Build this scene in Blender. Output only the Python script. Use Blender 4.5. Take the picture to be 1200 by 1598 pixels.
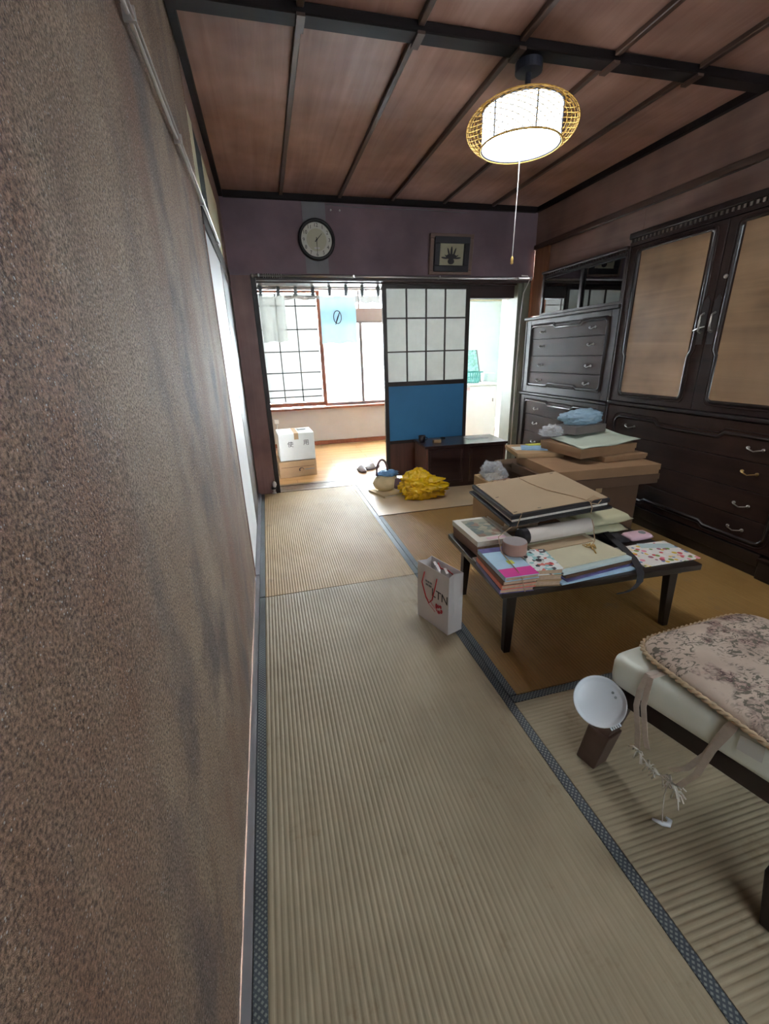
import bpy, bmesh, math, random
from mathutils import Vector, Matrix, noise as mnoise, Euler

random.seed(7)
for o in list(bpy.data.objects):
    bpy.data.objects.remove(o, do_unlink=True)
SC = bpy.context.scene
COL = SC.collection
PI = math.pi

# ------------------------------------------------------------------ camera
cam_d = bpy.data.cameras.new('camera')
cam_d.sensor_fit = 'HORIZONTAL'
cam_d.sensor_width = 36.0
cam_d.lens = 36.0 * 671.0 / 1200.0
cam_d.clip_start = 0.02
cam = bpy.data.objects.new('camera', cam_d)
COL.objects.link(cam)
RT = Vector((0.96626616, -0.25589568, -0.02910512))
UP = Vector((0.11447586, 0.32550987, 0.93858329))
FW = Vector((0.23070541, 0.91025311, -0.34382305))
M = Matrix((RT, UP, -FW)).transposed().to_4x4()
M.translation = Vector((0.164, 0.0, 1.169))
cam.matrix_world = M
SC.camera = cam

# ------------------------------------------------------------------ world, light, exposure
SKY_STRENGTH = 20.0
world = bpy.data.worlds.new('overcast_sky')
SC.world = world
world.use_nodes = True
bgn = world.node_tree.nodes['Background']
bgn.inputs[0].default_value = (0.85, 0.93, 1.0, 1)
bgn.inputs[1].default_value = SKY_STRENGTH

def portal(name, loc, rot, sx, sy):
    l = bpy.data.lights.new(name, 'AREA')
    l.shape = 'RECTANGLE'; l.size = sx; l.size_y = sy
    l.cycles.is_portal = True
    o = bpy.data.objects.new(name, l)
    o.location = loc; o.rotation_euler = rot
    COL.objects.link(o)
portal('hall_window_portal', (1.3, 6.22, 1.24), (-PI/2, 0, 0), 2.34, 1.5)
portal('back_fill_portal', (1.35, -1.62, 1.5), (PI/2, 0, 0), 2.3, 1.2)  # portal for the unseen fill light window added behind the camera

SC.view_settings.view_transform = 'Standard'
SC.view_settings.look = 'None'
SC.view_settings.exposure = 2.5
SC.view_settings.gamma = 1.0
SC.view_settings.use_curve_mapping = False
SC.cycles.max_bounces = 10
SC.cycles.diffuse_bounces = 6
SC.cycles.transparent_max_bounces = 12
SC.cycles.caustics_reflective = False
SC.cycles.caustics_refractive = False
SC.cycles.sample_clamp_indirect = 8.0

# ------------------------------------------------------------------ materials
def s2l(c):
    return tuple((x/12.92 if x <= .04045 else ((x+.055)/1.055)**2.4) for x in [v/255 for v in c])

class N:
    def __init__(s, name):
        s.m = bpy.data.materials.new(name); s.m.use_nodes = True
        s.t = s.m.node_tree; s.t.nodes.clear()
        s.out = s.t.nodes.new('ShaderNodeOutputMaterial')
    def n(s, typ, **kw):
        x = s.t.nodes.new(typ)
        for k, v in kw.items():
            if k.startswith('i_'):
                key = k[2:]
                key = int(key) if key.isdigit() else key.replace('_', ' ')
                x.inputs[key].default_value = v
            else:
                setattr(x, k, v)
        return x
    def l(s, a, b): s.t.links.new(a, b)
    def bsdf(s, rough=.5, metal=0, spec=.5, coat=0):
        b = s.n('ShaderNodeBsdfPrincipled')
        b.inputs['Roughness'].default_value = rough
        b.inputs['Metallic'].default_value = metal
        b.inputs['Specular IOR Level'].default_value = spec
        b.inputs['Coat Weight'].default_value = coat
        b.inputs['Coat Roughness'].default_value = .12
        s.l(b.outputs[0], s.out.inputs[0]); s.b = b
        return b
    def coord(s, scale=(1, 1, 1), kind='Object'):
        tc = s.n('ShaderNodeTexCoord'); mp = s.n('ShaderNodeMapping')
        mp.inputs['Scale'].default_value = scale
        s.l(tc.outputs[kind], mp.inputs[0]); return mp.outputs[0]
    def noise(s, vec, scale, detail=4, rough=.55, dist=0):
        x = s.n('ShaderNodeTexNoise'); x.inputs['Scale'].default_value = scale
        x.inputs['Detail'].default_value = detail; x.inputs['Roughness'].default_value = rough
        x.inputs['Distortion'].default_value = dist
        s.l(vec, x.inputs['Vector']); return x.outputs['Fac']
    def ramp(s, fac, stops, interp='LINEAR'):
        r = s.n('ShaderNodeValToRGB'); r.color_ramp.interpolation = interp
        e = r.color_ramp.elements
        while len(e) < len(stops): e.new(.5)
        for k, (p, c) in enumerate(stops):
            e[k].position = p; e[k].color = (*c, 1) if len(c) == 3 else c
        s.l(fac, r.inputs[0]); return r.outputs[0]
    def mix(s, fac, a, b, blend='MIX'):
        x = s.n('ShaderNodeMix', data_type='RGBA', blend_type=blend)
        for sock, v in ((x.inputs[0], fac), (x.inputs[6], a), (x.inputs[7], b)):
            if hasattr(v, 'is_linked'): s.l(v, sock)
            elif isinstance(v, tuple): sock.default_value = (*v, 1)
            else: sock.default_value = v
        return x.outputs[2]
    def bump(s, h, strength=.3, dist=.01):
        b = s.n('ShaderNodeBump'); b.inputs['Strength'].default_value = strength
        b.inputs['Distance'].default_value = dist
        s.l(h, b.inputs['Height']); s.l(b.outputs[0], s.b.inputs['Normal'])

MATS = {}
def plain(name, rgb, rough=.6, metal=0, spec=.5, coat=0, var=.12, nscale=8, bump=0, bscale=60, bdist=.004):
    k = N(name); k.bsdf(rough, metal, spec, coat)
    c = s2l(rgb); v = k.coord()
    f = k.noise(v, nscale, 4)
    lo = tuple(x*(1-var) for x in c); hi = tuple(min(1, x*(1+var)) for x in c)
    k.l(k.ramp(f, [(.3, lo), (.7, hi)]), k.b.inputs['Base Color'])
    if bump: k.bump(k.noise(v, bscale, 3), bump, bdist)
    MATS[name] = k.m; return k.m

def wood(name, dark, light, axis='y', scale=1.0, rough=.4, spec=.5, coat=0, bump=.08, blotch=.3):
    k = N(name); k.bsdf(rough, 0, spec, coat)
    sc = {'x': (1.2, 22, 22), 'y': (22, 1.2, 22), 'z': (22, 22, 1.2)}[axis]
    v = k.coord(tuple(a*scale for a in sc))
    f = k.noise(v, 1.0, 6, .6, .9)
    d, l_ = s2l(dark), s2l(light)
    col = k.ramp(f, [(.3, d), (.72, l_)])
    big = k.noise(k.coord((2, 2, 2)), 1.3, 3)
    col = k.mix(blotch, col, k.ramp(big, [(.3, tuple(x*.55 for x in d)), (.75, tuple(min(1, x*1.25) for x in l_))]))
    k.l(col, k.b.inputs['Base Color'])
    if bump: k.bump(f, bump, .003)
    MATS[name] = k.m; return k.m

def mk_sandwall():
    k = N('sand_plaster'); k.bsdf(.5, 0, .5)
    v = k.coord()
    base = k.ramp(k.noise(k.coord((1, 1.0, .7)), 1.7, 5, .65, .5), [(.28, s2l((118, 92, 76))), (.5, s2l((158, 132, 110))), (.75, s2l((180, 158, 134)))])
    patch = k.ramp(k.noise(k.coord((1, 1.4, 1)), 2.6, 5, .6), [(.5, (0, 0, 0)), (.66, (1, 1, 1))])
    base = k.mix(patch, base, s2l((122, 106, 98)))
    warm = k.ramp(k.noise(k.coord((1, 3, .6)), 1.1, 3), [(.5, (0, 0, 0)), (.72, (1, 1, 1))])
    base = k.mix(warm, base, s2l((142, 106, 86)), 'MIX')
    g = k.noise(v, 250, 3, .75)
    base = k.mix(.85, base, k.ramp(g, [(.38, (.22, .2, .19)), (.5, (.8, .8, .8)), (.64, (1.5, 1.5, 1.5))]), 'MULTIPLY')
    vo = k.n('ShaderNodeTexVoronoi'); vo.inputs['Scale'].default_value = 210
    k.l(v, vo.inputs['Vector'])
    fl = k.ramp(vo.outputs['Distance'], [(.10, (1, 1, 1)), (.24, (0, 0, 0))])
    sel = k.ramp(k.noise(v, 60, 2), [(.50, (0, 0, 0)), (.62, (1, 1, 1))])
    fl2 = k.mix(1.0, fl, sel, 'MULTIPLY')
    base = k.mix(fl2, base, s2l((205, 200, 196)))
    k.l(base, k.b.inputs['Base Color'])
    k.l(k.ramp(fl2, [(0, (.72, .72, .72)), (1, (.25, .25, .25))]), k.b.inputs['Roughness'])
    h = k.mix(.35, g, k.noise(k.coord((1, 1.6, .8)), 22, 5, .6))
    k.bump(h, 1.0, .012)
    MATS['sand_plaster'] = k.m
mk_sandwall()

def mk_tatami(name, axis, c=((146, 133, 110), (164, 151, 127), (176, 163, 141))):
    k = N(name); k.bsdf(.58, 0, .3)
    sc = (160, 5, 1) if axis == 'x' else (5, 160, 1)
    fine = k.noise(k.coord(sc), 1.0, 4, .7)
    big = k.noise(k.coord((1, 1, 1)), 1.6, 4, .6, .4)
    c1 = k.ramp(big, [(.3, s2l(c[0])), (.55, s2l(c[1])), (.8, s2l(c[2]))])
    c2 = k.mix(.5, c1, k.ramp(fine, [(.3, (.62, .6, .55)), (.68, (1, 1, 1))]), 'MULTIPLY')
    st = k.ramp(k.noise(k.coord((1, 1, 1)), 7, 5, .7), [(.6, (0, 0, 0)), (.78, (1, 1, 1))])
    c2 = k.mix(st, c2, s2l((128, 110, 84)))
    k.l(c2, k.b.inputs['Base Color']); k.bump(fine, .25, .002)
    MATS[name] = k.m
mk_tatami('tatami_y', 'x'); mk_tatami('tatami_x', 'y')
mk_tatami('tatami_warm', 'x', ((160, 130, 88), (176, 150, 110), (184, 162, 126)))
mk_tatami('tatami_amber_shade', 'x', ((138, 102, 52), (158, 122, 70), (168, 134, 84)))  # amber copy of the straw, shade around the table put into its colour

def mk_border():
    k = N('tatami_border'); k.bsdf(.5, 0, .4)
    v = k.coord((1, 1, 1))
    r = k.n('ShaderNodeVectorRotate'); r.inputs['Angle'].default_value = PI/4; k.l(v, r.inputs['Vector'])
    ck = k.n('ShaderNodeTexVoronoi', distance='CHEBYCHEV'); ck.inputs['Scale'].default_value = 110; ck.inputs['Randomness'].default_value = 0
    k.l(r.outputs[0], ck.inputs['Vector'])
    d = k.ramp(ck.outputs['Distance'], [(.22, s2l((160, 164, 156))), (.3, s2l((52, 56, 66)))])
    big = k.noise(v, 3, 3)
    d = k.mix(.5, d, k.ramp(big, [(.35, s2l((50, 50, 58))), (.65, s2l((88, 100, 104)))]))
    k.l(d, k.b.inputs['Base Color'])
    MATS['tatami_border'] = k.m
mk_border()

def mk_emit(name, rgb, strength):
    k = N(name); e = k.n('ShaderNodeEmission'); e.inputs[0].default_value = (*rgb, 1); e.inputs[1].default_value = strength
    k.l(e.outputs[0], k.out.inputs[0]); MATS[name] = k.m
def mk_thin(name, rgb, transp, transl, rough=.6, wav=None):
    """thin sheet: mix of see-through, translucent and surface scattering"""
    k = N(name); k.bsdf(rough, 0, .4)
    c = s2l(rgb)
    f = k.noise(k.coord((1, 1, 1)), 14, 3)
    col = k.ramp(f, [(.3, tuple(x*.92 for x in c)), (.7, c)])
    k.l(col, k.b.inputs['Base Color'])
    tl = k.n('ShaderNodeBsdfTranslucent'); k.l(col, tl.inputs[0])
    m1 = k.n('ShaderNodeMixShader'); m1.inputs[0].default_value = transl
    k.l(k.b.outputs[0], m1.inputs[1]); k.l(tl.outputs[0], m1.inputs[2])
    tr = k.n('ShaderNodeBsdfTransparent')
    m2 = k.n('ShaderNodeMixShader'); m2.inputs[0].default_value = transp
    k.l(m1.outputs[0], m2.inputs[1]); k.l(tr.outputs[0], m2.inputs[2])
    k.l(m2.outputs[0], k.out.inputs[0]); MATS[name] = k.m
def mk_glass(name, tint, gloss=.12, rough=.02):
    k = N(name)
    g = k.n('ShaderNodeBsdfGlossy'); g.inputs['Roughness'].default_value = rough
    t = k.n('ShaderNodeBsdfTransparent'); t.inputs[0].default_value = (*tint, 1)
    fr = k.n('ShaderNodeFresnel'); fr.inputs[0].default_value = 1.5
    mp = k.n('ShaderNodeMath', operation='ADD'); mp.inputs[1].default_value = gloss; k.l(fr.outputs[0], mp.inputs[0])
    m = k.n('ShaderNodeMixShader'); k.l(mp.outputs[0], m.inputs[0])
    k.l(t.outputs[0], m.inputs[1]); k.l(g.outputs[0], m.inputs[2])
    k.l(m.outputs[0], k.out.inputs[0]); MATS[name] = k.m

def mk_print(name, cols, scale=30, rough=.35, base=None, thr=.5):
    """busy printed paper: random coloured cells"""
    k = N(name); k.bsdf(rough, 0, .5)
    v = k.coord()
    vo = k.n('ShaderNodeTexVoronoi'); vo.inputs['Scale'].default_value = scale; k.l(v, vo.inputs['Vector'])
    sp = k.n('ShaderNodeSeparateColor'); k.l(vo.outputs['Color'], sp.inputs[0])
    n_ = len(cols)
    c = k.ramp(sp.outputs[0], [((i)/n_, s2l(q)) for i, q in enumerate(cols)], 'CONSTANT')
    if base:
        e = k.ramp(vo.outputs['Distance'], [(thr, (0, 0, 0)), (thr+.06, (1, 1, 1))])
        c = k.mix(e, c, s2l(base))
    k.l(c, k.b.inputs['Base Color']); MATS[name] = k.m

def mk_floral():
    k = N('floral_fabric'); k.bsdf(.85, 0, .2)
    v = k.coord()
    base = k.ramp(k.noise(v, 9, 3), [(.3, s2l((182, 164, 150))), (.7, s2l((206, 190, 174)))])
    vo = k.n('ShaderNodeTexVoronoi', feature='SMOOTH_F1'); vo.inputs['Scale'].default_value = 11
    nz = k.n('ShaderNodeTexNoise'); nz.inputs['Scale'].default_value = 22; nz.inputs['Detail'].default_value = 3; k.l(v, nz.inputs['Vector'])
    vm = k.mix(.09, v, nz.outputs['Color'], 'LINEAR_LIGHT')
    k.l(vm, vo.inputs['Vector'])
    fl = k.ramp(vo.outputs['Distance'], [(.22, (1, 1, 1)), (.40, (0, 0, 0))])
    pet = k.ramp(k.noise(v, 70, 4, .6, 1.5), [(.44, s2l((98, 80, 78))), (.56, s2l((182, 158, 146)))])
    c = k.mix(fl, base, pet)
    lf = k.ramp(k.noise(k.coord((1, 1.5, 1)), 42, 2, .5, 2.2), [(.52, (0, 0, 0)), (.58, (1, 1, 1))])
    zone = k.ramp(k.noise(v, 11, 2), [(.42, (0, 0, 0)), (.5, (1, 1, 1))])
    c = k.mix(k.mix(1.0, lf, zone, 'MULTIPLY'), c, s2l((112, 106, 96)))
    k.l(c, k.b.inputs['Base Color'])
    k.bump(k.noise(v, 400, 2), .25, .002)
    MATS['floral_fabric'] = k.m
mk_floral()

wood('ceiling_wood', (138, 96, 84), (182, 144, 130), 'y', .8, .5, blotch=.5)
wood('batten_wood', (62, 44, 38), (92, 68, 56), 'y', 1, .45)
wood('beam_wood', (22, 16, 17), (34, 25, 26), 'x', 1, .6, spec=.2)
plain('plaster_brown', (124, 104, 112), .8, var=.25, nscale=2.2, bump=.35, bscale=180, bdist=.003)
wood('wall_wood', (114, 84, 74), (144, 114, 102), 'y', .7, .5, blotch=.5)
wood('post_wood', (116, 80, 76), (156, 116, 108), 'z', .6, .42, blotch=.55)
wood('pillar_wood', (112, 70, 44), (150, 100, 68), 'z', .8, .5)
wood('lintel_wood', (44, 28, 26), (66, 42, 38), 'x', .8, .4)
wood('dark_frame', (34, 25, 22), (52, 38, 32), 'z', .9, .45)
wood('red_frame', (120, 66, 44), (150, 88, 62), 'z', .8, .4)
wood('hall_floor_wood', (156, 112, 66), (190, 146, 96), 'x', .8, .28, coat=.2, blotch=.25)
wood('sill_wood', (92, 72, 58), (136, 112, 92), 'x', .8, .35)
plain('board_ply', (206, 182, 148), .45, var=.12, nscale=3, bump=.05)
plain('hall_plaster', (186, 178, 172), .85, var=.05, nscale=3, bump=.15, bscale=120)
plain('hall_wall_white', (210, 222, 222), .8, var=.05, nscale=2)
plain('beige_beam', (196, 186, 158), .7, var=.06)
plain('room_white', (226, 224, 216), .8, var=.04)
plain('fusuma_paper', (228, 230, 234), .5, var=.05, nscale=2)
plain('cream_paper', (200, 192, 160), .6, var=.06)
plain('recess_shade', (22, 30, 28), .9, var=.2)  # near-black colour carries the shade of gaps and recesses
plain('grey_strip', (128, 126, 130), .6, var=.08)
plain('jamb_green', (120, 122, 108), .5, var=.18, nscale=5)
plain('blue_board', (52, 118, 164), .55, var=.08, nscale=3)
mk_thin('shoji_pane', (178, 178, 174), .03, .6, .35)
mk_thin('frosted_pane', (212, 214, 213), .05, .92, .3)
mk_thin('lattice_pane', (102, 102, 100), .0, .92, .3)
mk_thin('fill_pane', (134, 136, 136), .04, .9, .3)  # panes of the added fill light window, out of view
mk_thin('noren_grey', (186, 192, 184), .30, .35, .9)
mk_thin('noren_blue', (156, 192, 214), .008, .4, .9)
mk_thin('noren_short', (158, 152, 146), .01, .35, .9)
mk_thin('clear_plastic', (232, 236, 242), .72, .1, .08)
mk_thin('blue_plastic', (168, 196, 214), .25, .2, .22)
mk_glass('cabinet_glass', (.55, .6, .66), .22)
mk_glass('glassware', (.8, .9, .95), .25)
mk_glass('clock_glass', (1, 1, 1), .0)
plain('aluminium', (128, 116, 112), .4, metal=.4, var=.05)
plain('transom_band', (150, 132, 128), .6, var=.06)
plain('rail_metal', (188, 184, 182), .28, metal=.85, var=.05)
plain('rail_white', (206, 202, 198), .3, var=.05)
wood('lacquer', (32, 22, 21), (50, 35, 31), 'y', 1, .45, spec=.14, coat=.04, bump=.02, blotch=.4)
wood('lacquer_dark', (24, 16, 15), (36, 25, 23), 'y', 1, .28, coat=.3, bump=.0)
wood('door_panel_wood', (92, 68, 46), (158, 128, 98), 'y', .35, .3, coat=.3, bump=.02, blotch=.45)
wood('drawer_wood', (36, 25, 22), (60, 42, 35), 'y', .5, .55, spec=.06, coat=.0, bump=.02, blotch=.4)
plain('pewter', (150, 142, 134), .3, metal=.9, var=.15, nscale=40)
plain('brass', (150, 120, 70), .3, metal=.9, var=.1)
wood('table_black', (26, 19, 16), (42, 31, 26), 'x', 1, .3, coat=.3, bump=.02)
wood('stand_wood', (36, 22, 22), (58, 36, 34), 'x', .9, .3, coat=.3, bump=.02)
wood('stand_side', (84, 54, 46), (116, 78, 66), 'z', .9, .35)
plain('white_vinyl', (218, 222, 210), .38, var=.05, nscale=6, bump=.08, bscale=160)
plain('rope_cream', (190, 168, 138), .8, var=.2, nscale=90)
plain('ribbon', (186, 172, 158), .7, var=.12, nscale=40)
plain('tassel', (216, 210, 200), .85, var=.12, nscale=60)
plain('white_plastic', (212, 218, 224), .35, var=.03)
plain('leg_brown', (88, 68, 60), .45, var=.2, nscale=12)
plain('stool_dark', (34, 20, 18), .4, var=.2, nscale=6)
plain('kraft_light', (164, 134, 100), .8, var=.1, nscale=6, bump=.1)
plain('kraft', (144, 112, 82), .8, var=.12, nscale=6, bump=.1)
plain('kraft_dark', (92, 68, 50), .8, var=.12, nscale=6, bump=.1)
plain('kraft_board', (164, 142, 114), .75, var=.08, nscale=3, bump=.06)
plain('white_card', (206, 208, 202), .7, var=.05)
plain('pale_green_paper', (186, 196, 180), .7, var=.06, nscale=6)
plain('cream_folder', (198, 192, 164), .6, var=.06)
plain('pale_blue_folder', (182, 200, 200), .6, var=.06)
plain('black_board', (26, 24, 30), .45, var=.15)
plain('black_fabric', (30, 27, 32), .7, var=.2, nscale=30)
plain('grey_box', (110, 102, 100), .6, var=.1)
plain('pages', (176, 150, 126), .85, var=.15, nscale=60)
plain('pages_white', (206, 200, 186), .85, var=.1, nscale=80)
plain('book_brown', (128, 92, 74), .6, var=.15)
plain('cover_white', (206, 202, 192), .4, var=.05)
plain('cover_pink', (214, 62, 150), .35, var=.1)
plain('cover_blue', (168, 200, 222), .35, var=.12, nscale=14)
plain('cover_purple', (96, 90, 140), .35, var=.3, nscale=26)
plain('cover_orange', (226, 120, 90), .35, var=.1)
plain('print_dark', (40, 32, 36), .5, var=.1)
plain('print_grey', (120, 128, 130), .5, var=.1)
plain('print_red', (182, 44, 58), .5, var=.12)
plain('print_pink', (206, 120, 128), .5, var=.12)
plain('red_cord', (176, 40, 44), .6, var=.1)
plain('string', (170, 142, 112), .8, var=.1, nscale=60)
plain('straw', (186, 150, 84), .8, var=.15, nscale=60)
plain('bag_paper', (208, 202, 200), .55, var=.04, nscale=5)
plain('yellow_plastic', (226, 186, 12), .22, var=.12, nscale=6, coat=.4)
plain('canvas_cream', (206, 186, 150), .8, var=.12, nscale=10, bump=.2, bscale=200)
plain('cloth_blue', (104, 150, 196), .6, var=.25, nscale=18)
plain('mauve_leather', (112, 86, 90), .5, var=.1)
plain('tape_side', (160, 122, 108), .5, var=.1)
plain('tape_top', (150, 142, 142), .6, var=.08)
plain('slipper_grey', (166, 160, 160), .9, var=.15, nscale=40, bump=.3, bscale=250)
plain('slipper_sole', (110, 104, 104), .9, var=.1)
plain('porcelain', (224, 226, 226), .3, var=.03)
plain('green_plastic', (34, 132, 124), .4, var=.1)
plain('teal_print', (150, 206, 200), .4, var=.5, nscale=34)
plain('bamboo', (206, 166, 84), .5, var=.2, nscale=40)
plain('lamp_rib', (60, 66, 84), .5, var=.05)
plain('lamp_dark', (40, 42, 54), .4, var=.1)
plain('clock_case', (26, 23, 26), .3, var=.1)
plain('clock_face', (206, 204, 194), .6, var=.03)
plain('clock_inner', (188, 184, 160), .6, var=.03)
plain('frame_dark', (30, 24, 32), .4, var=.15)
plain('frame_edge', (120, 96, 84), .5, var=.1)
plain('picture_ground', (176, 168, 140), .6, var=.08, nscale=10)
plain('cream_pouch', (188, 184, 152), .55, var=.06, nscale=7)
plain('roll_white', (208, 200, 192), .5, var=.04)
plain('pouch_pink', (212, 178, 190), .4, var=.06)
plain('yellow_green', (196, 200, 70), .5, var=.08)
plain('doc_blue', (150, 186, 216), .45, var=.2, nscale=24)
mk_print('bright_flyer', [(206, 60, 70), (226, 190, 60), (240, 236, 230), (120, 150, 60), (232, 140, 160), (70, 110, 160), (240, 220, 190), (160, 90, 110)], 42, base=(232, 228, 222), thr=.42)
mk_print('manga_print', [(232, 236, 236), (60, 60, 66), (224, 232, 230), (150, 200, 200), (236, 236, 232), (220, 120, 110), (228, 230, 228)], 60)
mk_print('photo_print', [(120, 128, 116), (150, 146, 128), (98, 110, 110), (170, 160, 140), (140, 110, 96)], 36)
mk_emit('lamp_paper', (.9, .97, 1.0), 1.4)
mk_emit('lamp_disc', (.95, .98, 1.0), 9.0)

# ------------------------------------------------------------------ mesh helpers
class MB:
    def __init__(s): s.v = []; s.f = []
    def add(s, vs, fs):
        b = len(s.v); s.v += [tuple(x) for x in vs]; s.f += [tuple(i+b for i in q) for q in fs]; return s
    def box(s, x0, x1, y0, y1, z0, z1, mt=None):
        vs = [(x, y, z) for z in (z0, z1) for y in (y0, y1) for x in (x0, x1)]
        if mt: vs = [mt @ Vector(p) for p in vs]
        return s.add(vs, [(0, 2, 3, 1), (4, 5, 7, 6), (0, 1, 5, 4), (2, 6, 7, 3), (0, 4, 6, 2), (1, 3, 7, 5)])
    def hexa(s, lo, hi):
        """two quads, lower and upper, each counter-clockwise seen from above"""
        return s.add(list(lo)+list(hi), [(3, 2, 1, 0), (4, 5, 6, 7), (0, 1, 5, 4), (1, 2, 6, 5), (2, 3, 7, 6), (3, 0, 4, 7)])
    def tube(s, pts, r, n=8, closed=False, sx=1, sy=1):
        pts = [Vector(p) for p in pts]; m = len(pts)
        rs = r if isinstance(r, (list, tuple)) else [r]*m
        vs = []; prev = None
        for i, p in enumerate(pts):
            if closed: t = pts[(i+1) % m]-pts[i-1]
            else: t = pts[min(i+1, m-1)]-pts[max(i-1, 0)]
            t.normalize()
            if prev is None:
                a = Vector((0, 0, 1)) if abs(t.z) < .9 else Vector((1, 0, 0))
                u = t.cross(a).normalized()
            else:
                u = (prev-t*prev.dot(t)).normalized()
            w = t.cross(u); prev = u
            for k in range(n):
                a = 2*PI*(k+.5)/n
                vs.append(p+u*math.cos(a)*rs[i]*sx+w*math.sin(a)*rs[i]*sy)
        fs = []
        for i in range(m if closed else m-1):
            j = (i+1) % m
            for k in range(n):
                l = (k+1) % n
                fs.append((i*n+k, i*n+l, j*n+l, j*n+k))
        if not closed:
            fs.append(tuple(range(n-1, -1, -1))); fs.append(tuple((m-1)*n+k for k in range(n)))
        return s.add(vs, fs)
    def ribbon(s, pts, wdir, width, th=.002):
        pts = [Vector(p) for p in pts]; w = Vector(wdir).normalized()*width/2; vs = []; m = len(pts)
        for i, p in enumerate(pts):
            t = (pts[min(i+1, m-1)]-pts[max(i-1, 0)]).normalized()
            nn = t.cross(w).normalized()*th/2
            vs += [p-w-nn, p+w-nn, p+w+nn, p-w+nn]
        fs = [(0, 1, 2, 3)]
        for i in range(m-1):
            for k in range(4):
                l = (k+1) % 4
                fs.append((i*4+k, i*4+4+k, i*4+4+l, i*4+l))
        fs.append(((m-1)*4+3, (m-1)*4+2, (m-1)*4+1, (m-1)*4))
        return s.add(vs, fs)
    def lathe(s, prof, n=32, c=(0, 0, 0), mt=None):
        vs = []; fs = []
        for r, z in prof:
            for k in range(n):
                a = 2*PI*k/n
                p = Vector((r*math.cos(a), r*math.sin(a), z))
                if mt: p = mt @ p
                vs.append(p+Vector(c))
        for i in range(len(prof)-1):
            for k in range(n):
                l = (k+1) % n
                fs.append((i*n+k, i*n+l, (i+1)*n+l, (i+1)*n+k))
        if prof[0][0] < .02: fs.append(tuple(range(n-1, -1, -1)))
        if prof[-1][0] < .02: fs.append(tuple((len(prof)-1)*n+k for k in range(n)))
        return s.add(vs, fs)
    def prism(s, poly, h0, h1, fn):
        """poly of (a,b); fn(a,b,h) -> point"""
        n = len(poly)
        vs = [fn(a, b, h0) for a, b in poly]+[fn(a, b, h1) for a, b in poly]
        fs = [tuple(range(n-1, -1, -1)), tuple(range(n, 2*n))]
        fs += [(i, (i+1) % n, n+(i+1) % n, n+i) for i in range(n)]
        return s.add(vs, fs)
    def grid(s, nu, nv, fn, flip=False):
        vs = [fn(i/nu, j/nv) for j in range(nv+1) for i in range(nu+1)]
        w = nu+1; fs = []
        for j in range(nv):
            for i in range(nu):
                q = (j*w+i, j*w+i+1, (j+1)*w+i+1, (j+1)*w+i)
                fs.append(q[::-1] if flip else q)
        return s.add(vs, fs)
    def build(s, name, mat, parent=None, smooth=False, bevel=0, seg=2, fixn=True):
        me = bpy.data.meshes.new(name)
        me.from_pydata(s.v, [], s.f)
        if fixn:
            bm = bmesh.new(); bm.from_mesh(me)
            bmesh.ops.recalc_face_normals(bm, faces=bm.faces)
            bm.to_mesh(me); bm.free()
        me.materials.append(MATS[mat])
        o = bpy.data.objects.new(name, me); COL.objects.link(o)
        if parent: o.parent = parent
        if bevel:
            b = o.modifiers.new('bevel', 'BEVEL'); b.width = bevel; b.segments = seg; b.limit_method = 'ANGLE'; b.angle_limit = .6
            b.harden_normals = False
        if smooth:
            for p in me.polygons: p.use_smooth = True
        return o

def thing(name, label, cat, loc=(0, 0, 0), rz=0, group=None, rot=None):
    o = bpy.data.objects.new(name, None); COL.objects.link(o)
    o.empty_display_size = .05
    o.location = loc; o.rotation_euler = rot if rot else (0, 0, rz)
    o['label'] = label; o['category'] = cat
    if group: o['group'] = group
    return o
def tag(o, label, cat, group=None):
    o['label'] = label; o['category'] = cat
    if group: o['group'] = group
    return o
def struct(o, label=None):
    o['kind'] = 'structure'
    if label: o['label'] = label
    return o
def sempty(name, label=None):
    o = bpy.data.objects.new(name, None); COL.objects.link(o); o.empty_display_size = .05
    return struct(o, label)
def box(name, mat, b, parent=None, bevel=0, **kw):
    return MB().box(*b).build(name, mat, parent, bevel=bevel, **kw)
def inst(o, name, loc, parent):
    c = bpy.data.objects.new(name, o.data); COL.objects.link(c); c.location = loc; c.parent = parent
    for m in o.modifiers:
        if m.type == 'BEVEL':
            b = c.modifiers.new('bevel', 'BEVEL'); b.width = m.width; b.segments = m.segments; b.limit_method = 'ANGLE'; b.angle_limit = .6
    return c
def textmesh(name, body, size, mat, parent, loc, rot, extrude=.0006, align='CENTER'):
    cu = bpy.data.curves.new(name, 'FONT'); cu.body = body; cu.size = size; cu.extrude = extrude
    cu.align_x = align; cu.align_y = 'CENTER'; cu.resolution_u = 3
    t = bpy.data.objects.new('tmp_text', cu); COL.objects.link(t)
    dg = bpy.context.evaluated_depsgraph_get()
    me = bpy.data.meshes.new_from_object(t.evaluated_get(dg))
    bpy.data.objects.remove(t, do_unlink=True)
    me.materials.clear(); me.materials.append(MATS[mat])
    o = bpy.data.objects.new(name, me); COL.objects.link(o)
    o.location = loc; o.rotation_euler = rot; o.parent = parent
    return o
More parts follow.
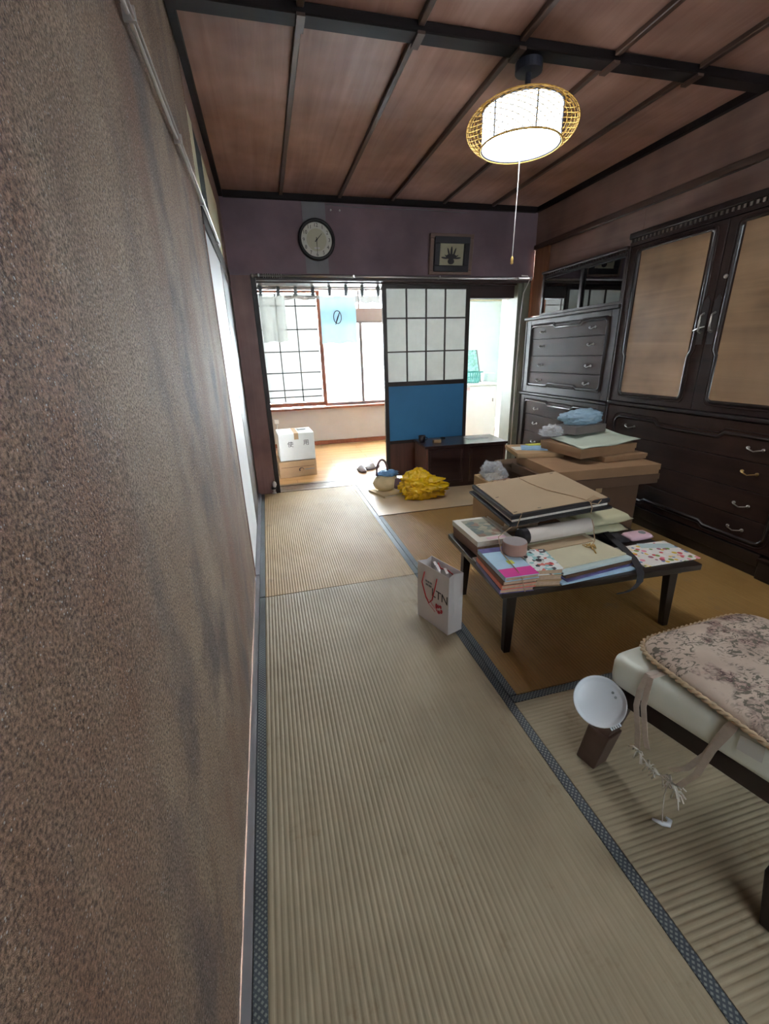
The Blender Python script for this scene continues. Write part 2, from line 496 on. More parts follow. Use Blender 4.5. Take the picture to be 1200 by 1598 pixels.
def blob(name, mat, c, rad, seed=0, amp=.2, freq=3., sub=4, floor=None, parent=None, rz=0, crease=0, shape=None):
    bm = bmesh.new(); bmesh.ops.create_icosphere(bm, subdivisions=sub, radius=1)
    off = Vector((seed*7.3, seed*3.1, seed*1.7)); R_ = Matrix.Rotation(rz, 3, 'Z')
    for v in bm.verts:
        d = v.co.normalized()
        k = 1+amp*mnoise.noise(d*freq+off)+amp*.5*mnoise.noise(d*freq*2.3+off)
        if crease:
            k += crease*(1-2*abs(mnoise.noise(d*freq*1.7+off*2)))-crease*.5
            k += crease*.5*(1-2*abs(mnoise.noise(d*freq*4.1+off*3)))
        p = Vector((d.x*rad[0], d.y*rad[1], d.z*rad[2]))*k
        if shape: p = shape(p)
        p = R_ @ p+Vector(c)
        if floor is not None and p.z < floor: p.z = floor+.0005*abs(mnoise.noise(p*40))
        v.co = p
    me = bpy.data.meshes.new(name); bm.to_mesh(me); bm.free()
    me.materials.append(MATS[mat])
    for p in me.polygons: p.use_smooth = True
    o = bpy.data.objects.new(name, me); COL.objects.link(o)
    if parent: o.parent = parent
    return o

# ================================================================== SETTING
HC = 2.325           # ceiling height
XL = -0.02           # left wall face
XR = 2.625           # right wall face
YF = 3.92            # far wall face
YB = -1.5            # wall behind the camera
YH = 6.1             # hall window wall

# ---- floor with tatami
floor = box('floor', 'sill_wood', (-.12, 3.12, YB-.1, 4.16, -.12, -.03)); struct(floor, 'straw tatami floor of the brown room')
HW = .03
def corrugated(x0, x1, y0, y1, along):
    """ridged straw surface, ridges run along the given axis"""
    mb = MB()
    per = .0142; L = (x1-x0) if along == 'y' else (y1-y0)
    nr = max(1, round(L/per)); st = 6; n = nr*st
    prof = []
    for i in range(n+1):
        ph = (i % st)/st
        prof.append((i/n*L, -.0019*(1-abs(math.sin(PI*ph)))**1.5))
    top = []
    m = 2
    for j in range(m):
        for (u, z) in prof:
            if along == 'y': top.append((x0+u, y0 if j == 0 else y1, z))
            else: top.append((x0 if j == 0 else x1, y0+u, z))
    w = n+1
    fs = [(i, i+1, w+i+1, w+i) if along == 'y' else (i, w+i, w+i+1, i+1) for i in range(n)]
    mb.add(top, fs)
    # edge skirts so the mat has thickness
    for (ax, bx, ay, by) in ((x0, x1, y0, y0), (x1, x1, y0, y1), (x1, x0, y1, y1), (x0, x0, y1, y0)):
        mb.add([(ax, ay, -.002), (bx, by, -.002), (bx, by, -.03), (ax, ay, -.03)], [(0, 3, 2, 1)])
    return mb
def tatami(x0, x1, y0, y1, along, mat=None, edges=(1, 1)):
    g = .0015
    if along == 'y':
        o = corrugated(x0+HW*edges[0], x1-HW*edges[1]-g*(1-edges[1]), y0+g, y1-g, 'y').build('tatami_mat', mat or 'tatami_y', floor, smooth=True, fixn=False)
        for a in [q for q, e in ((x0+g, edges[0]), (x1-HW, edges[1])) if e]: box('mat_border', 'tatami_border', (a, a+HW-g, y0+g, y1-g, -.03, .0012), o)
    else:
        o = corrugated(x0+g, x1-g, y0+HW, y1-HW, 'x').build('tatami_mat', 'tatami_x', floor, smooth=True, fixn=False)
        for a in (y0+g, y1-HW): box('mat_border', 'tatami_border', (x0+g, x1-g, a, a+HW-g, -.03, .0012), o)
tatami(0, .88, 2.056, 3.915, 'y', 'tatami_warm')
tatami(0, .88, .19, 2.053, 'y')
tatami(0, .88, -1.5, .187, 'y')
tatami(.88, 2.60, .19, 1.077, 'x')
tatami(.88, 2.60, -.70, .187, 'x')
tatami(.88, 2.60, -1.5, -.703, 'x')
tatami(.88, 1.74, 1.08, 3.015, 'y', 'tatami_amber_shade', (1, 0))
tatami(1.74, 2.60, 1.08, 3.015, 'y', 'tatami_amber_shade', (0, 1))
box('floor_board', 'board_ply', (.884, 1.9, 3.02, 3.917, -.03, .003), floor)
box('floor_board', 'board_ply', (1.903, 2.60, 3.02, 3.917, -.03, .003), floor)
box('board_edge', 'kraft_dark', (.884, 2.60, 3.016, 3.02, -.03, .004), floor)
struct(box('baseboard_left', 'grey_strip', (XL, -.001, YB, 2.3, -.03, .006)))

# ---- hall floor: planks running across
hall_floor = box('floor', 'sill_wood', (-.7, 3.7, 4.17, 6.2, -.2, -.03)); struct(hall_floor, 'glossy honey wood plank floor of the bright hall')
pw = .15; y = 4.172; k = 0
while y < YH-.01:
    y1 = min(y+pw, YH)
    cuts = [-.7] + [(.35+.9*j + (.45 if k % 2 else 0)) for j in range(4)] + [3.7]
    cuts = sorted(c for c in cuts if -.7 <= c <= 3.7)
    for a, b in zip(cuts[:-1], cuts[1:]):
        if b-a > .02: box('floor_plank', 'hall_floor_wood', (a+.001, b-.001, y+.001, y1-.001, -.03, -.002), hall_floor, bevel=.0012, seg=1)
    y = y1; k += 1

# ---- threshold track between room and hall
sill = sempty('trim_1', 'worn wooden threshold with sliding door grooves')
box('threshold_board', 'sill_wood', (.0, 2.6, 3.92, 4.0, -.03, .002), sill)
box('track_ridge', 'sill_wood', (.175, 2.6, 4.008, 4.05, -.03, .002), sill)
box('track_ridge', 'sill_wood', (.175, 2.6, 4.058, 4.10, -.03, .002), sill)
box('threshold_edge', 'sill_wood', (.0, 2.6, 4.108, 4.168, -.03, .004), sill)
box('track_groove', 'dark_frame', (.0, 2.6, 3.99, 4.165, -.03, -.008), sill)

# ---- ceiling
ceil = box('ceiling', 'beam_wood', (-.12, 3.12, YB-.1, YF+.1, HC+.012, HC+.08)); struct(ceil, 'low ceiling of brown boards with dark battens')
bx = [-.44, -.015, .425, .867, 1.288, 1.727, 2.165, 2.62]
ys = [YB, -.05, 2.035, 3.915]
rb = None
for i in range(1, len(bx)-1):
    for j in range(3):
        if bx[i+1]-bx[i] > .1:
            box('ceiling_board', 'ceiling_wood', (bx[i]+.002, bx[i+1]-.002, ys[j]+.002, ys[j+1]-.002, HC, HC+.012), ceil)
for x in bx[2:-1]:
    for j in range(3):
        box('ceiling_batten', 'batten_wood', (x-.013, x+.013, ys[j]+(.04 if j else 0), ys[j+1]-.04, HC-.022, HC), ceil, bevel=.003, seg=1)
    box('batten_cap', 'batten_wood', (x-.015, x+.015, 1.99, 2.08, HC-.046, HC-.036), ceil)
for yb in (2.035, -.05):
    box('ceiling_beam', 'beam_wood', (XL, XR, yb-.036, yb+.036, HC-.036, HC), ceil, bevel=.004, seg=1)
for b in ((XL, XL+.028, YB, YF, HC-.035, HC), (XR-.028, XR, YB, YF, HC-.035, HC), (XL+.03, XR-.03, YF-.03, YF, HC-.04, HC)):
    box('cornice_strip', 'beam_wood', b, ceil)

# ---- left wall: sand plaster, opening with sliding door, transom above
wl = sempty('wall_left', 'rough sparkling brown sand plaster wall')
mb = MB()
ny, nz = 150, 90
def plast(u, v):
    y = YB+(2.295-YB)*u; z = HC*v
    q = Vector((0, y*1.3, z*.9))
    d = -.0015+.0015*mnoise.noise(q*2.2)+.0016*mnoise.noise(q*9)+.0008*mnoise.noise(q*30)
    return (XL+d-.002, y, z)
mb.grid(ny, nz, plast)
mb.add([(XL-.002, 2.295, 0), (XL-.002, 2.295, HC), (XL-.08, 2.295, HC), (XL-.08, 2.295, 0)], [(0, 1, 2, 3)])
mb.build('plaster_face', 'sand_plaster', wl, smooth=False)
box('wall_core', 'plaster_brown', (XL-.10, XL-.012, YB, 2.29, 0, HC), wl)
# frame of the opening
box('opening_post', 'post_wood', (XL-.05, XL+.001, 2.296, 2.311, 0, 1.72), wl)
box('far_post', 'dark_frame', (XL-.05, XL, 3.091, 3.92, 0, 1.72), wl)
box('upper_post', 'wall_wood', (XL-.05, XL, 3.551, 3.92, 1.801, HC), wl)
box('opening_head', 'dark_frame', (XL-.06, XL+.003, 2.296, 3.92, 1.72, 1.80), wl)
box('transom_head', 'wall_wood', (XL-.06, XL, 2.296, 3.55, 2.14, HC), wl)
box('opening_sill', 'grey_strip', (XL-.06, .0, 2.30, 3.915, -.03, .012), wl)
box('recess_back', 'recess_shade', (XL-.20, XL-.12, 2.0, 3.9, 0, HC), wl)
box('transom_panel', 'cream_paper', (XL-.03, XL-.003, 2.296, 2.47, 1.80, 2.14), wl)
box('gap_shade_board', 'recess_shade', (XL-.05, XL-.005, 2.471, 2.799, 1.80, 2.14), wl)  # flush dark board stands in for the shade inside the gap
box('transom_panel', 'cream_paper', (XL-.03, XL-.003, 2.80, 3.55, 1.80, 2.14), wl)
d1 = sempty('door_1', 'white paper sliding door in the left wall')
box('door_paper', 'fusuma_paper', (XL-.028, XL-.002, 2.312, 3.07, .03, 1.71), d1)
box('door_frame', 'dark_frame', (XL-.030, XL-.001, 3.071, 3.09, .015, 1.715), d1)
box('door_frame', 'dark_frame', (XL-.030, XL-.001, 2.312, 3.07, .014, .03), d1)

# ---- far wall above the opening plus left post board
wf = sempty('wall_far', 'dark brown plaster wall above the hall opening')
box('plaster_face', 'plaster_brown', (XL, XR, YF, YF+.10, 1.78, HC), wf)
box('side_board', 'post_wood', (XL, .135, YF+.0, YF+.22, 0, 1.78), wf)
box('side_post', 'dark_frame', (.137, .175, YF-.008, YF+.24, 0, 1.78), wf, bevel=.003, seg=1)
box('right_post', 'jamb_green', (2.535, 2.60, YF-.004, YF+.03, 0, 1.75), wf)
box('right_post_inner', 'jamb_green', (2.50, 2.56, YF+.032, YF+.22, 0, 1.75), wf)
box('corner_post', 'pillar_wood', (2.601, XR+.02, YF-.01, YF+.10, 0, 1.78), wf)
tr2 = sempty('trim_2', 'dark lintel over the hall opening')
box('lintel', 'lintel_wood', (.176, 2.60, YF-.006, YF+.05, 1.745, 1.79), tr2, bevel=.002, seg=1)
box('lintel_track', 'lintel_wood', (.176, 2.60, YF+.06, YF+.22, 1.735, 1.79), tr2)
box('low_lintel', 'lintel_wood', (2.05, 2.50, YF+.10, YF+.20, 1.63, 1.734), tr2)

# ---- right wall: above the alcove, alcove interior, near wall
wr = sempty('wall_right', 'brown board wall above the built-in wardrobe')
box('upper_board', 'wall_wood', (XR, XR+.06, YB, YF, 2.04, HC), wr)
box('picture_rail', 'batten_wood', (XR-.018, XR+.06, YB, YF, 2.0, 2.04), wr, bevel=.003, seg=1)
box('lower_board', 'wall_wood', (XR+.008, XR+.05, 2.70, 3.70, 1.80, 2.0), wr)
box('lower_board', 'wall_wood', (XR+.008, XR+.05, 1.32, 2.698, 1.875, 2.0), wr)
box('near_board', 'wall_wood', (XR, XR+.06, YB, 1.318, 0, 2.0), wr)
box('corner_pillar', 'pillar_wood', (XR-.012, XR+.08, 3.70, 3.90, 1.46, 2.0), wr)
box('alcove_back', 'recess_shade', (3.06, 3.10, 1.3, 3.92, 0, 2.1), wr)
box('alcove_side', 'recess_shade', (XR+.08, 3.06, 1.28, 1.318, 0, 2.1), wr)
box('alcove_top', 'recess_shade', (XR+.07, 3.06, 1.318, 3.92, 2.02, 2.05), wr)

# ---- wall behind the camera, with an unseen window added for fill light
wb = sempty('wall_back', 'brown wall behind with an opening added for fill light')
for b in ((XL-.1, .2, YB-.1, YB, 0, HC), (2.5, XR+.1, YB-.1, YB, 0, HC), (.2, 2.5, YB-.1, YB, 0, .9), (.2, 2.5, YB-.1, YB, 2.1, HC)):
    box('wall_section', 'plaster_brown', b, wb)
w2 = sempty('fill_window', 'unseen frosted window added behind for fill light')
for a, b in ((.2, 1.35), (1.35, 2.5)):
    box('pane', 'fill_pane', (a+.03, b-.03, YB-.06, YB-.055, .94, 2.06), w2)
    for q in ((a, a+.03, .9, 2.1), (b-.03, b, .9, 2.1)): box('sash', 'red_frame', (q[0], q[1], YB-.075, YB-.04, q[2], q[3]), w2)
    for q in ((.9, .94), (2.06, 2.1)): box('sash', 'red_frame', (a+.03, b-.03, YB-.075, YB-.04, q[0], q[1]), w2)

# ---- hall shell
wh = sempty('wall_hall', 'pale hall wall under and beside the window')
WX0, WX1, WZ0, WZ1 = .13, 2.47, .49, 1.99
box('wall_section', 'hall_plaster', (-.7, 3.7, YH, YH+.12, 0, WZ0), wh)
box('wall_section', 'hall_plaster', (-.7, WX0, YH, YH+.12, WZ0, 2.4), wh)
box('wall_section', 'hall_wall_white', (WX1, 3.7, YH, YH+.12, WZ0, 2.4), wh)
box('wall_section', 'hall_plaster', (WX0, WX1, YH, YH+.12, WZ1, 2.4), wh)
box('end_wall', 'hall_plaster', (-.75, -.65, 4.15, YH, 0, 2.4), wh)
box('end_wall', 'hall_wall_white', (3.58, 3.7, 4.0, YH, 0, 2.4), wh)
box('wall_return', 'room_white', (2.62, 3.6, 4.15, 4.2, 0, 2.4), wh)
box('wall_return', 'hall_plaster', (-.7, -.03, 4.15, 4.2, 0, 2.4), wh)
box('wall_over', 'hall_plaster', (-.03, 2.62, 4.15, 4.2, 1.80, 2.4), wh)
box('beam', 'beige_beam', (WX1, 3.57, YH-.03, YH, 1.83, 2.38), wh)
box('beam', 'beige_beam', (3.55, 3.58, 4.2, YH-.03, 1.83, 2.38), wh)
box('side_jamb', 'room_white', (2.505, 2.60, 4.145, 4.25, 0, 1.78), wh)
struct(box('ceiling', 'room_white', (-.7, 3.7, 4.0, 6.2, 2.38, 2.45)), 'white hall ceiling')
bb = struct(box('baseboard_hall', 'red_frame', (-.65, 3.58, YH-.018, YH, -.002, .05)))

# ---- hall window
win = sempty('window_1', 'bright frosted hall window with wooden and metal sashes')
box('sill_board', 'red_frame', (WX0-.03, WX1+.03, YH-.06, YH+.05, WZ0, WZ0+.03), win)
box('frame_head', 'aluminium', (WX0, WX1, YH+.0, YH+.10, WZ1-.03, WZ1), win)
box('frame_side', 'aluminium', (WX0, WX0+.03, YH+.0, YH+.10, WZ0+.03, WZ1-.03), win)
box('frame_side', 'aluminium', (WX1-.03, WX1, YH+.0, YH+.10, WZ0+.03, WZ1-.03), win)
box('frame_foot', 'aluminium', (.92, WX1-.03, YH+.05, YH+.10, WZ0+.0, WZ0+.04), win)
# wooden lattice sash on the left
sx0, sx1, sz0, sz1 = .17, .94, .535, 1.955
ws = box('wooden_sash', 'red_frame', (sx1-.045, sx1, YH-.02, YH+.01, sz0, sz1), win)
box('sash_rail', 'red_frame', (sx0, sx1-.045, YH-.02, YH+.01, sz0, sz0+.055), ws)
box('sash_rail', 'red_frame', (sx0, sx1-.045, YH-.02, YH+.01, sz1-.03, sz1), ws)
box('sash_rail', 'red_frame', (sx0-.03, sx0, YH-.02, YH+.01, sz0, sz1), ws)
hz = [.665, .755, .975, 1.237, 1.503, 1.777]
vx = [.17, .385, .625, .895]
for z in hz: box('lattice_bar', 'dark_frame', (sx0, sx1-.045, YH-.012, YH-.002, z-.006, z+.006), ws)
for x in vx[1:3]: box('lattice_bar', 'dark_frame', (x-.006, x+.006, YH-.014, YH-.003, sz0+.055, sz1-.03), ws)
zz = [sz0+.055]+hz+[sz1-.03]
for i in range(3):
    for j in range(len(zz)-1):
        box('pane', 'lattice_pane', (vx[i]+.004, vx[i+1]-.004, YH-.001, YH+.002, zz[j]+.004, zz[j+1]-.004), ws)
# metal sashes
for a, b in ((.94, 1.47), (1.47, 2.0), (2.0, 2.44)):
    for q in ((a, a+.02, WZ0+.04, 1.60), (b-.02, b, WZ0+.04, 1.60), (a+.02, b-.02, WZ0+.04, WZ0+.07), (a+.02, b-.02, 1.575, 1.60)):
        box('metal_sash', 'aluminium', (q[0], q[1], YH+.06, YH+.085, q[2], q[3]), win)
    box('pane', 'frosted_pane', (a+.02, b-.02, YH+.07, YH+.074, WZ0+.07, 1.575), win)
    box('transom_band', 'transom_band', (a, b, YH+.05, YH+.09, 1.60, 1.755), win)
    box('pane', 'frosted_pane', (a+.02, b-.02, YH+.07, YH+.074, 1.757, WZ1-.03), win)
    box('metal_sash', 'aluminium', (b-.02, b, YH+.06, YH+.085, 1.756, WZ1-.03), win)

# ---- shoji style sliding door (lattice above, blue board below)
d2 = sempty('door_2', 'lattice sliding door with milky panes above a blue board')
X0, X1, Y0, Y1 = 1.222, 2.052, 4.012, 4.045
box('stile', 'dark_frame', (X0, X0+.036, Y0, Y1, .004, 1.735), d2, bevel=.002, seg=1)
box('stile', 'dark_frame', (X1-.036, X1, Y0, Y1, .004, 1.735), d2, bevel=.002, seg=1)
box('top_rail', 'dark_frame', (X0+.036, X1-.036, Y0, Y1, 1.705, 1.735), d2)
box('lock_rail', 'dark_frame', (X0+.036, X1-.036, Y0, Y1, .885, .925), d2)
box('low_rail', 'dark_frame', (X0+.036, X1-.036, Y0, Y1, .345, .375), d2)
box('blue_panel', 'blue_board', (X0+.037, X1-.037, Y0+.002, Y0+.018, .376, .884), d2)
box('kick_panel', 'stand_side', (X0+.037, X1-.037, Y0+.010, Y0+.026, .02, .344), d2)
gx = [X0+.036, 1.443, 1.628, 1.812, X1-.036]; gz = [.925, 1.186, 1.468, 1.705]
for x in gx[1:4]: box('lattice_bar', 'dark_frame', (x-.006, x+.006, Y0+.002, Y0+.016, .925, 1.705), d2)
for z in gz[1:3]: box('lattice_bar', 'dark_frame', (X0+.036, X1-.036, Y0, Y0+.015, z-.006, z+.006), d2)
for i in range(4):
    for j in range(3):
        box('pane', 'shoji_pane', (gx[i]+.0004, gx[i+1]-.0004, Y0+.0165, Y0+.020, gz[j]+.0004, gz[j+1]-.0004), d2)

# ================================================================== WARDROBE AND CHEST
FX = 2.546
def path_mould(mb, pts, w=.012, d=.008, x=FX, closed=True):
    """moulding strip following (y,z) points on the front plane, standing proud towards -x"""
    n = len(pts)
    P = [Vector((0, a, b)) for a, b in pts]
    L = []; Rr = []
    for i in range(n):
        p0, p1, p2 = P[i-1], P[i], P[(i+1) % n]
        if not closed and i == 0: p0 = p1-(p2-p1)
        if not closed and i == n-1: p2 = p1+(p1-p0)
        t1 = (p1-p0).normalized(); t2 = (p2-p1).normalized()
        n1 = Vector((0, -t1.z, t1.y)); n2 = Vector((0, -t2.z, t2.y))
        m = (n1+n2).normalized(); s = 1/max(.5, m.dot(n1))
        L.append(p1+m*w/2*s); Rr.append(p1-m*w/2*s)
    vs = []
    for i in range(n):
        a, b = L[i], Rr[i]; c = (a+b)/2
        vs += [(x+.001, a.y, a.z), (x-d*.7, a.y*.75+b.y*.25, a.z*.75+b.z*.25), (x-d, c.y, c.z), (x-d*.7, a.y*.25+b.y*.75, a.z*.25+b.z*.75), (x+.001, b.y, b.z)]
    fs = []
    for i in range(n if closed else n-1):
        j = (i+1) % n
        for k in range(4): fs.append((i*5+k, i*5+k+1, j*5+k+1, j*5+k))
    mb.add(vs, fs)
def notched(y0, y1, z0, z1, r=.03, top=None, bottom=None, side=None):
    """rounded rectangle outline in (y,z) with little steps"""
    pts = []
    def arc(cy, cz, a0, a1):
        for k in range(5):
            a = a0+(a1-a0)*k/4
            pts.append((cy+r*math.cos(a), cz+r*math.sin(a)))
    arc(y0+r, z0+r, PI, 1.5*PI)
    if bottom: a, b, h = bottom; pts.extend([(a, z0), (a+.03, z0-h), (b-.03, z0-h), (b, z0)])
    arc(y1-r, z0+r, 1.5*PI, 2*PI)
    if side: za, h = side; pts.extend([(y1, za), (y1+h, za+.03)])
    e1 = y1+(side[1] if side else 0); e0 = y0-(side[1] if side else 0)
    for k in range(5):
        a = k/4*PI/2; pts.append((e1-r+r*math.cos(a), z1-r+r*math.sin(a)))
    if top: a, b, h = top; pts.extend([(b, z1), (b-.03, z1+h), (a+.03, z1+h), (a, z1)])
    for k in range(5):
        a = PI/2+k/4*PI/2; pts.append((e0+r+r*math.cos(a), z1-r+r*math.sin(a)))
    if side: za, h = side; pts.extend([(e0, za+.03), (y0, za)])
    return pts
def pull(parent, y, z, x=FX, mat='pewter', w=.038):
    h = MB()
    h.tube([(x-.002, y-w, z), (x-.016, y-w*.8, z-.003), (x-.02, y, z-.012), (x-.016, y+w*.8, z-.003), (x-.002, y+w, z)], [.003, .004, .003, .004, .003], 6)
    for s in (-1, 1):
        h.lathe([(.001, -.005), (.009, -.003), (.009, .002), (.003, .005)], 10, (x-.004, y+s*w, z), Matrix.Rotation(PI/2, 4, 'Y'))
    return h.build('handle', mat, parent, smooth=True)

WY0, WY1 = 1.375, 2.688
wd = thing('wardrobe', 'tall dark lacquered double-door wardrobe with drawers built into the alcove', 'wardrobe')
box('carcass', 'lacquer', (FX+.02, 3.03, WY0, WY1, .06, 1.80), wd)
box('plinth', 'lacquer_dark', (FX+.012, 3.0, WY0+.02, WY1-.01, 0, .058), wd)
ft = box('corner_foot', 'lacquer_dark', (FX-.012, FX+.09, WY0-.01, WY0+.085, 0, .10), wd, bevel=.006)
box('foot_bead', 'lacquer', (FX-.018, FX+.09, WY0-.012, WY0+.09, .10, .115), ft)
box('base_rail', 'lacquer_dark', (FX-.002, FX+.019, WY0+.09, WY1, .06, .13), wd, bevel=.004)
cn = box('cornice', 'lacquer_dark', (FX-.018, 3.03, WY0-.01, WY1+.004, 1.815, 1.85), wd, bevel=.006)
box('cornice_board', 'lacquer', (FX-.004, 3.03, WY0, WY1, 1.775, 1.815), wd)
nd = 44; dn0 = None
for i in range(nd):
    yy = WY0+(WY1-WY0)*(i+.5)/nd
    if dn0 is None:
        dn0 = box('dentil', 'pewter', (FX-.013, FX-.004, -.0065, .0065, 1.795, 1.813), cn); dn0.location = (0, yy, 0)
    else: inst(dn0, 'dentil', (0, yy, 0), cn)
mid = 2.03
for (a, b, hs) in ((mid+.002, WY1-.012, -1), (WY0+.012, mid-.002, 1)):
    d = box('door', 'lacquer', (FX, FX+.019, a, b, .815, 1.772), wd, bevel=.003)
    box('door_panel', 'door_panel_wood', (FX-.002, FX+.003, a+.09, b-.09, .875, 1.735), d)
    m = MB(); path_mould(m, notched(a+.085, b-.085, .868, 1.742, .025, side=(1.11, .018)), .022, .011)
    m.build('door_moulding', 'lacquer_dark', d, smooth=True)
    m = MB(); path_mould(m, notched(a+.066, b-.066, .848, 1.758, .03, side=(1.11, .018)), .008, .006)
    m.build('door_moulding', 'lacquer', d, smooth=True)
    ye = a+.03 if hs < 0 else b-.03
    pl = MB(); pl.prism([(ye-.018, 1.17), (ye+.018, 1.17), (ye+.022, 1.25), (ye+.018, 1.39), (ye, 1.42), (ye-.018, 1.39), (ye-.022, 1.25)], FX-.006, FX+.001, lambda a_, b_, h: (h, a_, b_))
    h = pl.build('lock_plate', 'lacquer_dark', d)
    t = MB(); t.tube([(FX-.006, ye, 1.33), (FX-.028, ye, 1.32), (FX-.030, ye, 1.28), (FX-.026, ye, 1.24), (FX-.006, ye, 1.235)], [.006, .005, .005, .006, .008], 8)
    t.build('pull_ring', 'pewter', h, smooth=True)
    if hs < 0:
        MB().tube([(FX-.022, ye-.03, 1.262), (FX-.03, ye, 1.255), (FX-.024, ye+.035, 1.243)], .003, 6).build('latch_bar', 'rail_metal', h, smooth=True)
    else:
        MB().lathe([(.001, 0), (.011, .002), (.011, .006), (.004, .01)], 12, (FX-.003, ye-.015, 1.5), Matrix.Rotation(-PI/2, 4, 'Y')).build('keyhole', 'pewter', d, smooth=True)
box('waist_rail', 'lacquer_dark', (FX-.012, FX+.019, WY0, WY1, .79, .812), wd, bevel=.005)
dz = [.135, .295, .44, .59, .785]
for i in range(4):
    dr = box('drawer', 'drawer_wood', (FX, FX+.019, WY0+.012, WY1-.012, dz[i]+.002, dz[i+1]-.002), wd, bevel=.002, seg=1)
    zc = [.225, .36, .535, .66][i]
    for yy in (1.62, 2.45): pull(dr, yy, zc, mat='brass' if i == 2 else 'pewter')
m = MB(); path_mould(m, notched(WY0+.095, WY1-.095, .175, .715, .05, top=(1.80, 2.26, -.026), bottom=(1.80, 2.26, -.02)), .020, .012)
m.build('drawer_moulding', 'lacquer_dark', wd, smooth=True)
m = MB(); path_mould(m, notched(WY0+.075, WY1-.075, .155, .738, .055, top=(1.80, 2.26, -.026), bottom=(1.80, 2.26, -.02)), .007, .006)
m.build('drawer_moulding', 'lacquer', wd, smooth=True)
box('side_bead', 'lacquer', (FX-.008, FX+.02, WY1-.011, WY1, .06, 1.774), wd, bevel=.003)

CY0, CY1 = 2.70, 3.86
ch = thing('chest_of_drawers', 'dark lacquered two-tier chest of drawers between wardrobe and door post', 'chest of drawers')
box('carcass_lower', 'lacquer', (FX+.02, 3.03, CY0, CY1, .0, .775), ch)
box('carcass_upper', 'lacquer', (FX+.02, 3.03, CY0, CY1-.02, .795, 1.42), ch)
box('middle_ledge', 'lacquer', (FX-.014, 3.03, CY0, CY1+.006, .776, .794), ch, bevel=.005)
box('top_ledge', 'lacquer', (FX-.016, 3.03, CY0, CY1, 1.421, 1.445), ch, bevel=.006)
for (a, b, z0, z1, zz, hz_, nm) in ((CY0, CY1-.02, .80, 1.415, [.862, .98, 1.115, 1.255, 1.375], [.915, 1.044, 1.198, 1.315], 'u'), (CY0, CY1, .04, .77, [.09, .27, .44, .60, .735], [.18, .355, .527, .66], 'l')):
    fr = MB()
    fr.box(FX, FX+.019, a, a+.075, z0, z1); fr.box(FX, FX+.019, b-.075, b, z0, z1)
    fr.box(FX, FX+.019, a+.075, b-.075, z0, zz[0]-.002); fr.box(FX, FX+.019, a+.075, b-.075, zz[-1]+.002, z1)
    fr.build('face_frame', 'lacquer', ch, bevel=.002, seg=1)
    for i in range(4):
        dr = box('drawer', 'drawer_wood', (FX+.001, FX+.019, a+.077, b-.077, zz[i]+.002, zz[i+1]-.002), ch, bevel=.002, seg=1)
        for yy in (2.945, 3.57): pull(dr, yy, hz_[i], w=.03)
    m = MB(); path_mould(m, notched(a+.10, b-.10, zz[0]+.01, zz[-1]-.012, .03, top=(3.06, 3.43, -.022), bottom=(3.06, 3.46, -.018)), .016, .010)
    m.build('drawer_moulding', 'lacquer_dark', ch, smooth=True)
    m = MB(); path_mould(m, notched(a+.083, b-.083, zz[0]-.008, zz[-1]+.006, .035, top=(3.06, 3.43, -.022), bottom=(3.06, 3.46, -.018)), .007, .006)
    m.build('drawer_moulding', 'lacquer', ch, smooth=True)
    box('corner_bead', 'lacquer', (FX-.006, FX+.0, b-.014, b, z0, z1), ch, bevel=.002)
    box('corner_bead', 'lacquer', (FX-.006, FX+.0, a, a+.014, z0, z1), ch, bevel=.002)

gc = thing('display_cabinet', 'glazed dark wood display cabinet resting on the chest of drawers', 'cabinet')
GY0, GY1, GZ0, GZ1 = 2.70, 3.645, 1.446, 1.785
box('bottom_board', 'lacquer', (FX, 3.02, GY0, GY1, GZ0, GZ0+.018), gc)
box('cornice', 'lacquer', (FX-.012, 3.02, GY0, GY1+.006, GZ1-.018, GZ1), gc, bevel=.004)
box('frieze', 'lacquer_dark', (FX+.004, FX+.02, GY0+.02, GY1-.02, GZ1-.055, GZ1-.018), gc)
dn0 = None
for i in range(34):
    yy = GY0+(GY1-GY0)*(i+.5)/34
    if dn0 is None: dn0 = box('dentil', 'lacquer', (FX-.004, FX+.004, -.006, .006, GZ1-.034, GZ1-.019), gc); dn0.location = (0, yy, 0)
    else: inst(dn0, 'dentil', (0, yy, 0), gc)
box('side_panel', 'lacquer', (FX, 3.02, GY0, GY0+.02, GZ0+.018, GZ1-.018), gc)
box('side_panel', 'lacquer', (FX, 3.02, GY1-.02, GY1, GZ0+.018, GZ1-.018), gc)
box('back_panel', 'lacquer_dark', (3.0, 3.02, GY0+.02, GY1-.02, GZ0+.018, GZ1-.018), gc)
box('shelf', 'lacquer', (FX+.10, 2.99, GY0+.021, GY1-.021, 1.60, 1.612), gc)
gz0, gz1 = GZ0+.02, GZ1-.056
p1 = box('glass_pane', 'cabinet_glass', (FX+.010, FX+.014, 3.14, GY1-.022, gz0, gz1), gc)
box('pane_edge', 'lacquer_dark', (FX+.006, FX+.018, 3.14, 3.165, gz0, gz1), p1)
p2 = box('glass_pane', 'cabinet_glass', (FX+.024, FX+.028, GY0+.022, 3.17, gz0, gz1), gc)
for i, (yy, xx, h) in enumerate([(3.50, 2.66, .10), (3.42, 2.70, .12), (3.36, 2.65, .08), (3.29, 2.68, .11), (3.22, 2.64, .07)]):
    g = MB().lathe([(.001, 0), (.024, 0), (.030, .01), (.034, h), (.031, h), (.028, .014), (.001, .012)], 16, (xx, yy, GZ0+.0185)).build('glass_tumbler', 'glassware', smooth=True)
    tag(g, 'clear drinking glass standing behind the cabinet glass', 'glass', 'glasses inside the display cabinet')
